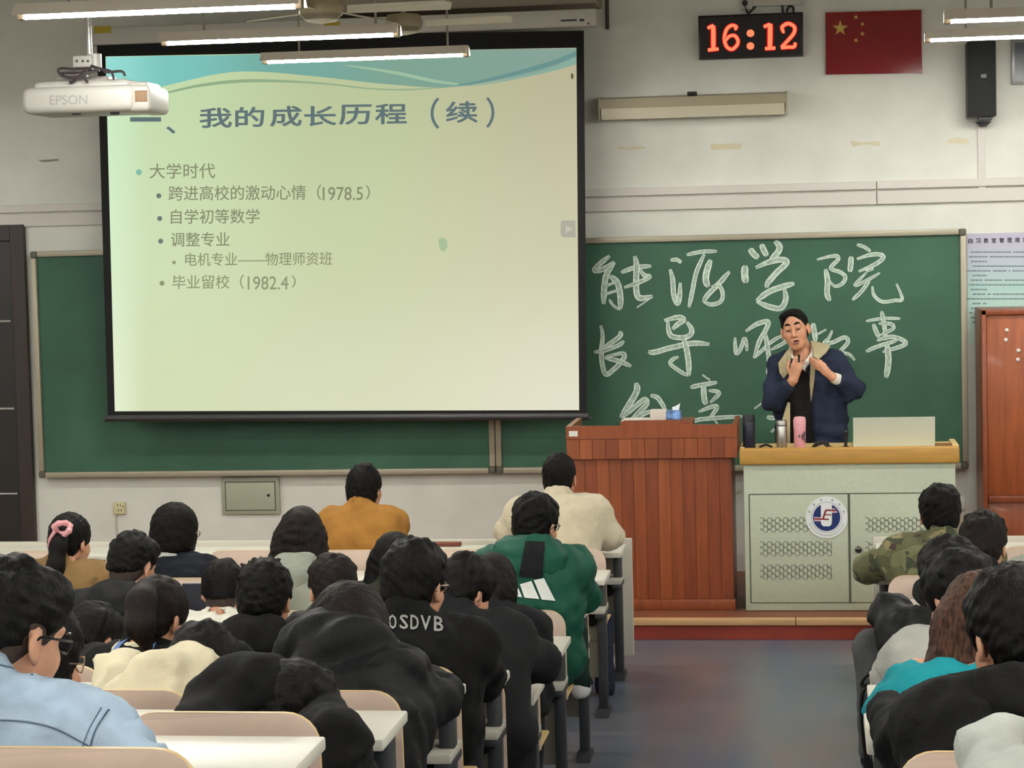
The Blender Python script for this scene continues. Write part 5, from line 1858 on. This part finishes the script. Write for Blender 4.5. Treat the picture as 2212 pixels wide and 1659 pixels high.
person('bent', 'person in a black coat bent flat over the desk with one ear showing', 612, 1424, 8, J_BLK, 'short', HB2, s=1.0, look=(46, 50, 12), lean=.26, hood=0, extra=((AT(540, 1484, 4.75), (.125, .09, .075)), (AT(480, 1524, 4.7), (.09, .09, .06))), sw=.185, bulk=1.25, seed=20, hunch=.12, seat=AT(575, 1600, 4.6)[0],
       arms={'R': (AT(722, 1610, 4.50), AT(690, 1600, 4.8)), 'L': (AT(440, 1590, 4.6), AT(500, 1580, 4.85))})
person('hiddenface', 'person with long dark hair and spectacles mostly hidden behind the denim jacket', 72, 1290, 8, J_WHITE, 'bob', HB, s=1.0, look=(48, 14, 0), lean=.16, glasses=GLASS2, seed=21, sw=.13, arms={'R': 'down', 'L': 'down'})
d = person('denim', 'person in a washed denim jacket with short faded hair, nearest the camera', 14, 1200, 9, DENIM, 'fade', HB, s=1.04, look=(33, 16, 0), lean=.10, collar=.04, sw=.185, bulk=1.05, seed=22, glasses=GLASS, amp=.006, res=.010, hunch=.06,
           arms={'R': (AT(300, 1672, 3.60), AT(250, 1700, 3.82)), 'L': 'down'})


def seam(target, P, wpx, name, m_):
    S = spline(P, 6)
    polys = []
    for a_, b_ in zip(S, S[1:]):
        t_ = (b_ - a_) / (np.linalg.norm(b_ - a_) + 1e-9)
        n_ = np.array([-t_[1], t_[0]]) * wpx
        polys.append([tuple(a_ - n_), tuple(b_ - n_), tuple(b_ + n_), tuple(a_ + n_)])
    return print_on(target, polys, name, m_, .002, 0)


seam(d['jacket'], [(0, 1556), (60, 1560), (120, 1575), (195, 1614)], 1.6, 'stitched_seam', DSEAM)
seam(d['jacket'], [(236, 1532), (205, 1580), (190, 1640), (184, 1659)], 2.0, 'stitched_seam', DSEAM)
seam(d['jacket'], [(220, 1528), (192, 1576), (176, 1620)], 1.2, 'stitched_seam', DSEAM)
DSTI = mat('pale_stitching', (196, 206, 212), .85)
seam(d['jacket'], [(0, 1550), (60, 1554), (120, 1569), (193, 1607)], .7, 'stitch_line', DSTI)
seam(d['jacket'], [(243, 1534), (212, 1582), (197, 1640)], .7, 'stitch_line', DSTI)
seam(d['jacket'], [(195, 1614), (228, 1640), (250, 1659)], 1.6, 'stitched_seam', DSEAM)
seam(d['jacket'], [(0, 1436), (40, 1446), (72, 1458)], 1.8, 'stitched_seam', DSEAM)

# ---- bank right of the aisle
person('camo', 'person with a flat crop in a camouflage jacket, front of the right bank', 2030, 1045, 2, CAMO, 'short', HB, s=1.02, look=(0, 6, 0), lean=.10, collar=.03, sw=.185, bulk=1.12, seed=31, hairseed=21,
       arms={'L': (AT(1876, 1228, 10.0), AT(1915, 1240, 10.25)), 'R': None}, dz=0)
person('camoneighbour', 'person with round dark hair, head down behind the camouflage jacket', 2122, 1105, 3, J_CHAR, 'short', HBR, s=1.05, look=(14, 20, 0), lean=.10, collar=.04, seed=32, hairseed=22)
person('edgehood', 'person with a grey hood pulled up, cut off by the right edge', 2226, 1200, 4, J_GREY, None, HB, s=.95, look=(-5, 20, 0), lean=.08, extra=((AT(2226, 1266, 8.08), (.105, .125, .122)),), seed=33)
person('blackpuffer', 'person with swept black hair in a black puffer jacket and grey trousers', 2052, 1160, 5, J_BLK2, 'short', HB2, s=1.08, look=(-26, 18, 0), lean=.14, sw=.175, bulk=1.15, seed=34, hairseed=23, collar=.03, trousers=TROUG,
       arms={'L': (AT(1926, 1325, 7.3), AT(1960, 1370, 7.55)), 'R': None}, feet=((AT(1888, 1610, 7.35), AT(1884, 1400, 7.42)), None))
person('greyhood', 'person with parted black hair in a pale grey hooded sweatshirt', 2076, 1186, 6, J_LGREY, 'short', HB2, s=1.08, look=(-34, 24, 0), lean=.14, hood=1.2, sw=.18, bulk=1.1, seed=35, hairseed=24,
       arms={'L': (AT(1935, 1455, 6.45), AT(1990, 1450, 6.75)), 'R': None})
person('teal', 'person with long brown hair in a teal sweatshirt leaning to the aisle', 2116, 1232, 7, J_TEAL, 'longflat', HBR2, s=1.02, look=(6, 14, 0), lean=.12, sw=.17, bulk=1.0, seed=36, amp=.006,
       arms={'L': (AT(1932, 1530, 5.60), AT(1965, 1560, 5.85)), 'R': None})
person('blackhoodie', 'person with thick black hair in a broad black hooded sweatshirt', 2196, 1222, 8, J_BLK, 'short', HB, s=1.05, look=(-22, 22, 0), lean=.14, hood=1.3, sw=.175, bulk=1.18, seed=37, hairseed=26, seat=AT(2165, 1600, 4.5)[0], back=.22,
       arms={'L': (AT(1965, 1610, 4.50), AT(1925, 1690, 4.8)), 'R': None})
person('edgesleeve', 'person in a pale grey sweatshirt mostly beyond the bottom right corner', 2420, 1330, 9, J_PALE, 'short', HB, s=1.0, look=(-10, 20, 0), lean=.12, sw=.185, bulk=1.1, seed=38, back=.3,
       arms={'L': (AT(2165, 1632, 3.56), AT(2260, 1690, 3.7)), 'R': 'down'})

# ---------------------------------------------------------------- the lecturer
YT = 13.1
lc = thing('person', tuple(at(1745, 980, YT) * np.array([1, 1, 0]) + np.array([0, 0, PZ])), 'person lecturing behind the desk, navy jacket open over a black sweater, hands at collar', 'person')
Rl = rotm(math.radians(187), math.radians(-1), math.radians(10))
sl = 1.0
tw = at(1712, 664, YT)
Hl = tw - np.array([-.014, 0, .136])
LL = lambda x, y, z: Hl + Rl @ (np.array([x, y, z]) * sl)
b = Vol()
head_vol(b, Hl, Rl, sl)
A = lambda *r: np.array(r) * sl
for sx in (-1, 1):
    b.ell(LL(sx * .031, .1, .008), A(.017, .012, .010), Rl, k=.012, op='s')
    b.ell(LL(sx * .031, .084, .013), A(.016, .011, .009), Rl, k=.006)
b.ell(LL(0, .094, -.066), A(.024, .009, .011), Rl, k=.012)
b.ell(LL(-.004, .103, -.064), A(.021, .012, .0065), Rl, k=.004, op='s')
nbl = at(1738, 768, YT + .02)
shl = at(1745, 785, YT + .03)
SR, SLf = at(1688, 792, YT + .02), at(1800, 784, YT + .02)
ER_, WR_ = at(1670, 862, YT - .08), at(1713, 822, YT - .19)
EL_, WL_ = at(1841, 838, YT - .06), at(1800, 815, YT - .18)
b.chain([LL(0, -.02, -.05), nbl, shl], [.054, .055, .07], k=.03)
b.cap(SR, SLf, .05, k=.05)
ch1, ch2, pl = at(1748, 835, YT + .03), at(1752, 900, YT + .03), at(1755, 960, YT + .03)
X1 = np.array([1.0, 0, 0])
for c_, w_, r_ in ((ch1, .08, .09), (ch2, .07, .09), (pl, .08, .095)):
    b.cap(c_ - X1 * w_, c_ + X1 * w_, r_, k=.06)
b.chain([SR, ER_, WR_], [.042, .034, .027])
b.chain([SLf, EL_, WL_], [.042, .034, .027])
for sx in (-1, 1):
    hip = pl + X1 * sx * .085 - np.array([0, 0, .06])
    an = np.array([hip[0] + sx * .03, YT + .04, PZ + .09])
    b.chain([hip, (hip + an) / 2 + np.array([0, -.02, 0]), an], [.075, .052, .036], k=.03)
    b.cap(an, an + np.array([0, -.13, -.055]), .034, .026)
# right hand (towards the left of the photo): raised, thumb and finger pinching the small microphone
hR = at(1722, 786, YT - .21)
dR = (hR - WR_) / np.linalg.norm(hR - WR_)
hand_vol(b, WR_, dR, np.array([-.25, -1, .1]), np.array([-.6, .2, .35]), s=.98, curl=.85)
hL = at(1762, 786, YT - .20)
dL = (hL - WL_) / np.linalg.norm(hL - WL_)
hand_vol(b, WL_, dL, np.array([.1, -1, .25]), np.array([-.3, -.1, 1.0]), s=1.0, curl=.45)
vol_mesh(b, .0055, 'body', mat('lecturer_skin', (208, 150, 118), .5, var=.04, scale=30), lc)
vol_mesh(hair_vol('combed', Hl, Rl, sl), .006, 'hair', HB, lc)
bw = MB()
for sx in (-1, 1):
    bw.tube([LL(sx * .012, .092, .034), LL(sx * .028, .094, .042), LL(sx * .046, .084, .038)], [.004, .0065, .003], 6)
bw.build('eyebrow_pair', HB, lc, True)
ey = MB()
for sx in (-1, 1):
    ey.tube([LL(sx * .018, .0915, .003), LL(sx * .031, .0955, .0015), LL(sx * .044, .088, .004)], [.0022, .0036, .002], 6)
ey.build('eyelash_line', mat('lash_dark', (52, 32, 28), .6), lc, True)
mo = Vol().ell(LL(-.004, .092, -.064), A(.022, .009, .0075), Rl)
vol_mesh(mo, .003, 'mouth', mat('mouth_dark', (70, 22, 24), .5), lc)
li = MB()
li.tube([LL(-.023, .093, -.075), LL(-.004, .1035, -.078), LL(.017, .094, -.075)], [.002, .0042, .002], 6)
li.build('lower_lip', LIP, lc, True)
# clothes
NAVYJ = cloth('lecturer_navy', (38, 46, 66))
BEIGE = cloth('beige_lining', (176, 164, 130))
SWEAT = cloth('black_knit', (28, 26, 27), .9, bump=.5)
SHIRT = cloth('white_shirt', (232, 228, 218))


mid12 = (ch1 + ch2) / 2
jq = Vol()
jq.cap(SR, SLf, .075, k=.06)
for c_, w_, r_ in ((ch1, .10, .112), (mid12, .094, .112), (ch2, .092, .114), ((ch2 + pl) / 2, .092, .116), (pl, .092, .118), (pl - np.array([0, 0, .10]), .092, .118)):
    jq.cap(c_ - X1 * w_, c_ + X1 * w_, r_, k=.07)
jq.cap(at(1720, 765, YT - .13), at(1724, 1020, YT - .13), .106, .102, k=.015, op='s')
jq.cap(nbl, LL(0, 0, -.02), .078, k=.02, op='s')
jq.chain([SR, ER_], [.074, .068], k=.05)
jq.cap(ER_, WR_ + (ER_ - WR_) * .28, .066, .046, k=.03)
jq.chain([SLf, EL_], [.074, .070], k=.05)
jq.cap(EL_, WL_ + (EL_ - WL_) * .34, .068, .046, k=.03)
jl = vol_mesh(jq, .009, 'jacket', NAVYJ, lc, folds(50, .007, .13) + folds(58, .0015, .06))
def flap(P, name):
    bm = bmesh.new()
    bm.faces.new([bm.verts.new(tuple(at(x, y, Y))) for x, y, Y in P])
    bmesh.ops.triangulate(bm, faces=bm.faces[:])
    bmesh.ops.subdivide_edges(bm, edges=bm.edges[:], cuts=2, use_grid_fill=True)
    me = bpy.data.meshes.new(name)
    bm.to_mesh(me)
    bm.free()
    o = link(name, me, BEIGE, lc, True)
    md = o.modifiers.new('thickness', 'SOLIDIFY')
    md.thickness = .012
    md.offset = 0
    md2 = o.modifiers.new('round', 'BEVEL')
    md2.width, md2.segments = .004, 2
    return o


flap([(1714, 748, YT - .02), (1698, 760, YT - .07), (1681, 784, YT - .115), (1684, 805, YT - .135), (1693, 818, YT - .14), (1706, 802, YT - .14), (1708, 770, YT - .11)], 'lapel')
flap([(1750, 736, YT - .02), (1774, 741, YT - .035), (1794, 748, YT - .06), (1784, 763, YT - .11), (1768, 777, YT - .135), (1758, 772, YT - .13), (1755, 752, YT - .08)], 'lapel')
flap([(1751, 772, YT - .13), (1762, 780, YT - .135), (1759, 822, YT - .13), (1752, 868, YT - .118), (1749, 830, YT - .122)], 'lining_strip')
flap([(1701, 868, YT - .115), (1707, 870, YT - .115), (1707, 958, YT - .12), (1684, 960, YT - .125), (1690, 905, YT - .122)], 'lining_strip')
sq = Vol()
for c_, w_, r_ in ((ch1, .085, .092), (mid12, .085, .093), (ch2, .085, .096), ((ch2 + pl) / 2, .085, .097), (pl, .085, .098)):
    sq.cap(c_ - X1 * w_ + np.array([0, -.004, 0]), c_ + X1 * w_ + np.array([0, -.004, 0]), r_, k=.06)
sq.cap(SR + X1 * .05 - np.array([0, 0, .02]), SLf - X1 * .05 - np.array([0, 0, .02]), .062, k=.05)
sq.cap(nbl - np.array([0, 0, .05]), LL(0, .03, -.06), .062, k=.02, op='s')
vol_mesh(sq, .010, 'sweater', SWEAT, lc, folds(52, .003, .1))
wq = Vol().chain([at(1710, 752, YT - .02), at(1706, 768, YT - .07), at(1716, 776, YT - .085)], [.014, .014, .008], k=.01)
wq.chain([at(1758, 742, YT - .0), at(1757, 764, YT - .07), at(1744, 782, YT - .10), at(1737, 797, YT - .105)], [.016, .016, .015, .007], k=.01)
wq.chain([at(1724, 775, YT - .08), at(1737, 797, YT - .105)], [.009, .008], k=.01)
vol_mesh(wq, .005, 'shirt_collar', SHIRT, lc)
cq = Vol().cap(WL_ + (EL_ - WL_) * .22, WL_ + (EL_ - WL_) * .10, .036, .033)
vol_mesh(cq, .005, 'shirt_cuff', SHIRT, lc)
tq = Vol()
for sx in (-1, 1):
    hip = pl + X1 * sx * .085 - np.array([0, 0, .06])
    an = np.array([hip[0] + sx * .03, YT + .04, PZ + .09])
    tq.chain([hip, (hip + an) / 2 + np.array([0, -.02, 0]), an - np.array([0, 0, .03])], [.098, .075, .058], k=.03)
vol_mesh(tq, .016, 'trousers', TROU, lc, folds(53, .003))
for sx in (-1, 1):
    hip = pl + X1 * sx * .085 - np.array([0, 0, .06])
    an = np.array([hip[0] + sx * .03, YT + .04, PZ + .09])
    m2 = Vol().cap(an + np.array([0, .01, -.05]), an + np.array([0, -.16, -.057]), .04, .032, k=.02).cut(np.array([0, 0, PZ + .002]), (0, 0, -1))
    vol_mesh(m2, .012, 'shoe', SHOEB, lc)
mc = at(1726, 772, YT - .225)
tag(MB().tube([mc + np.array([0, 0, -.03]), mc + np.array([0, 0, -.01]), mc + np.array([0, 0, .012]), mc + np.array([0, 0, .018])], [.005, .006, .0075, .003], 10).build('clip_microphone', BLACK, None, True), 'tiny black clip microphone between the fingers of the lecturer', 'microphone')

# ---------------------------------------------------------------- small things on the student desks
def on_desk(row):
    return floor_z(row) + ZT


def sheet(name, px, py, row, w, d, h, m_, label, cat, rz=0.0):
    z = on_desk(row)
    dd = FW + (px - 1106) / FPX * RT - (py - 829.5) / FPX * UP
    t_ = (z - CAM[2]) / dd[2]
    c = CAM + dd * t_
    yn, yf = yrow(row) - .31 + d / 2 + .01, yrow(row) - d / 2 - .01
    c[1] = min(max(c[1], yn), yf)
    c[0] = at(px, py, c[1])[0]
    o = MB().box((c[0] - w / 2, c[1] - d / 2, z + .0008), (c[0] + w / 2, c[1] + d / 2, z + .0008 + h), min(.003, h * .3)).build(name, m_, None, True)
    return tag(o, label, cat)


PAPER = mat('paper_white', (236, 234, 226), .8)
sheet('pencil_pouch', 965, 1174, 1, .15, .05, .02, mat('pouch_brown', (110, 56, 40), .7), 'small red-brown pouch lying on the front-row desk', 'pouch')
sheet('paper_sheets', 425, 1326, 5, .2, .2, .006, PAPER, 'white papers on the desk left of the white-collared sitter', 'paper')
sheet('notebook', 585, 1402, 6, .2, .2, .01, PAPER, 'open white notebook in front of the thick black hood', 'notebook')
t = thing('tablet', tuple(at(415, 1290, yrow(4) - .1)), 'dark tablet propped on a desk before the navy jacket', 'tablet')
r = rect(402, 1263, 440, 1318, yrow(4) - .1)
r = (r[0] - .02, r[1] + .03, on_desk(4) + .004, r[3])
MB().prism([(r[0], yrow(4) - .12, r[2]), (r[0], yrow(4) - .112, r[2]), (r[0], yrow(4) - .072, r[3]), (r[0], yrow(4) - .08, r[3])], (r[1] - r[0], 0, 0)).build('slab', mat('tablet_navy', (22, 26, 38), .4), t)
MB().box((r[0], yrow(4) - .083, r[3] - .004), (r[1], yrow(4) - .07, r[3] + .002), .001).build('edge', mat('tablet_edge', (92, 104, 124), .3, metal=.5), t)
MB().prism([(r[0] + .02, yrow(4) - .07, r[2] - .003), (r[0] + .02, yrow(4) - .02, r[2] - .003), (r[0] + .02, yrow(4) - .073, r[3] - .03)], (.08, 0, 0)).build('stand', DARK, t)
sp = MB()
c1, c2, c3 = at(366, 1270, 7.0), at(380, 1238, 7.0), at(394, 1268, 7.0)
bg = MB().tube(spline([at(x, y, 7.3) for x, y in ((1893, 1452), (1870, 1460), (1862, 1480), (1884, 1484), (1866, 1490), (1861, 1530), (1866, 1600), (1872, 1640))], 6), .007, 6)
tag(bg.build('bag_strap', BLACK, None, True), 'thin black bag strap hanging at the aisle beside grey trousers', 'strap')


# ---------------------------------------------------------------- chairs: pans folded up where nobody sits
def taken(row, x, y):
    return any(p['row'] == row and abs(p['pel'][0] - x) < .33 and abs(p['pel'][1] - y) < .6 for p in PEOPLE.values())


for i in range(2, 11):
    x0 = -5.6 if i < 5 else -4.6 if i < 7 else -3.6
    for k in range(8):
        x = SX0 - SPITCH * k
        px, py = to_px((x + .2, yrow(i), floor_z(i) + .7))
        if px < -20 or x - .22 < x0:
            continue
        place_seat(x, yrow(i) + .06, floor_z(i) - (.125 if i == 6 else .06 if i > 6 else 0), not taken(i - 1, x, yrow(i)), 'plywood chair %s in the %s row, bank left of the aisle' % (POSW[k], ORD[i - 1]), 'plywood chairs left of the aisle')
for i in range(2, 10):
    xe = .30 - .028 * (i - 1)
    bk = .3 if i == 9 else 0
    for k in range(3):
        x = xe + .27 + SPITCH * k
        px, py = to_px((x - .2, yrow(i), floor_z(i) + .7))
        if px > 2230:
            continue
        place_seat(x, yrow(i) + .06 - bk, floor_z(i) - (.125 if i == 6 else .06 if i > 6 else 0), not taken(i - 1, x, yrow(i)), 'plywood chair %s in the %s row, bank right of the aisle' % (POSW[k], ORD[i - 1]), 'plywood chairs right of the aisle')
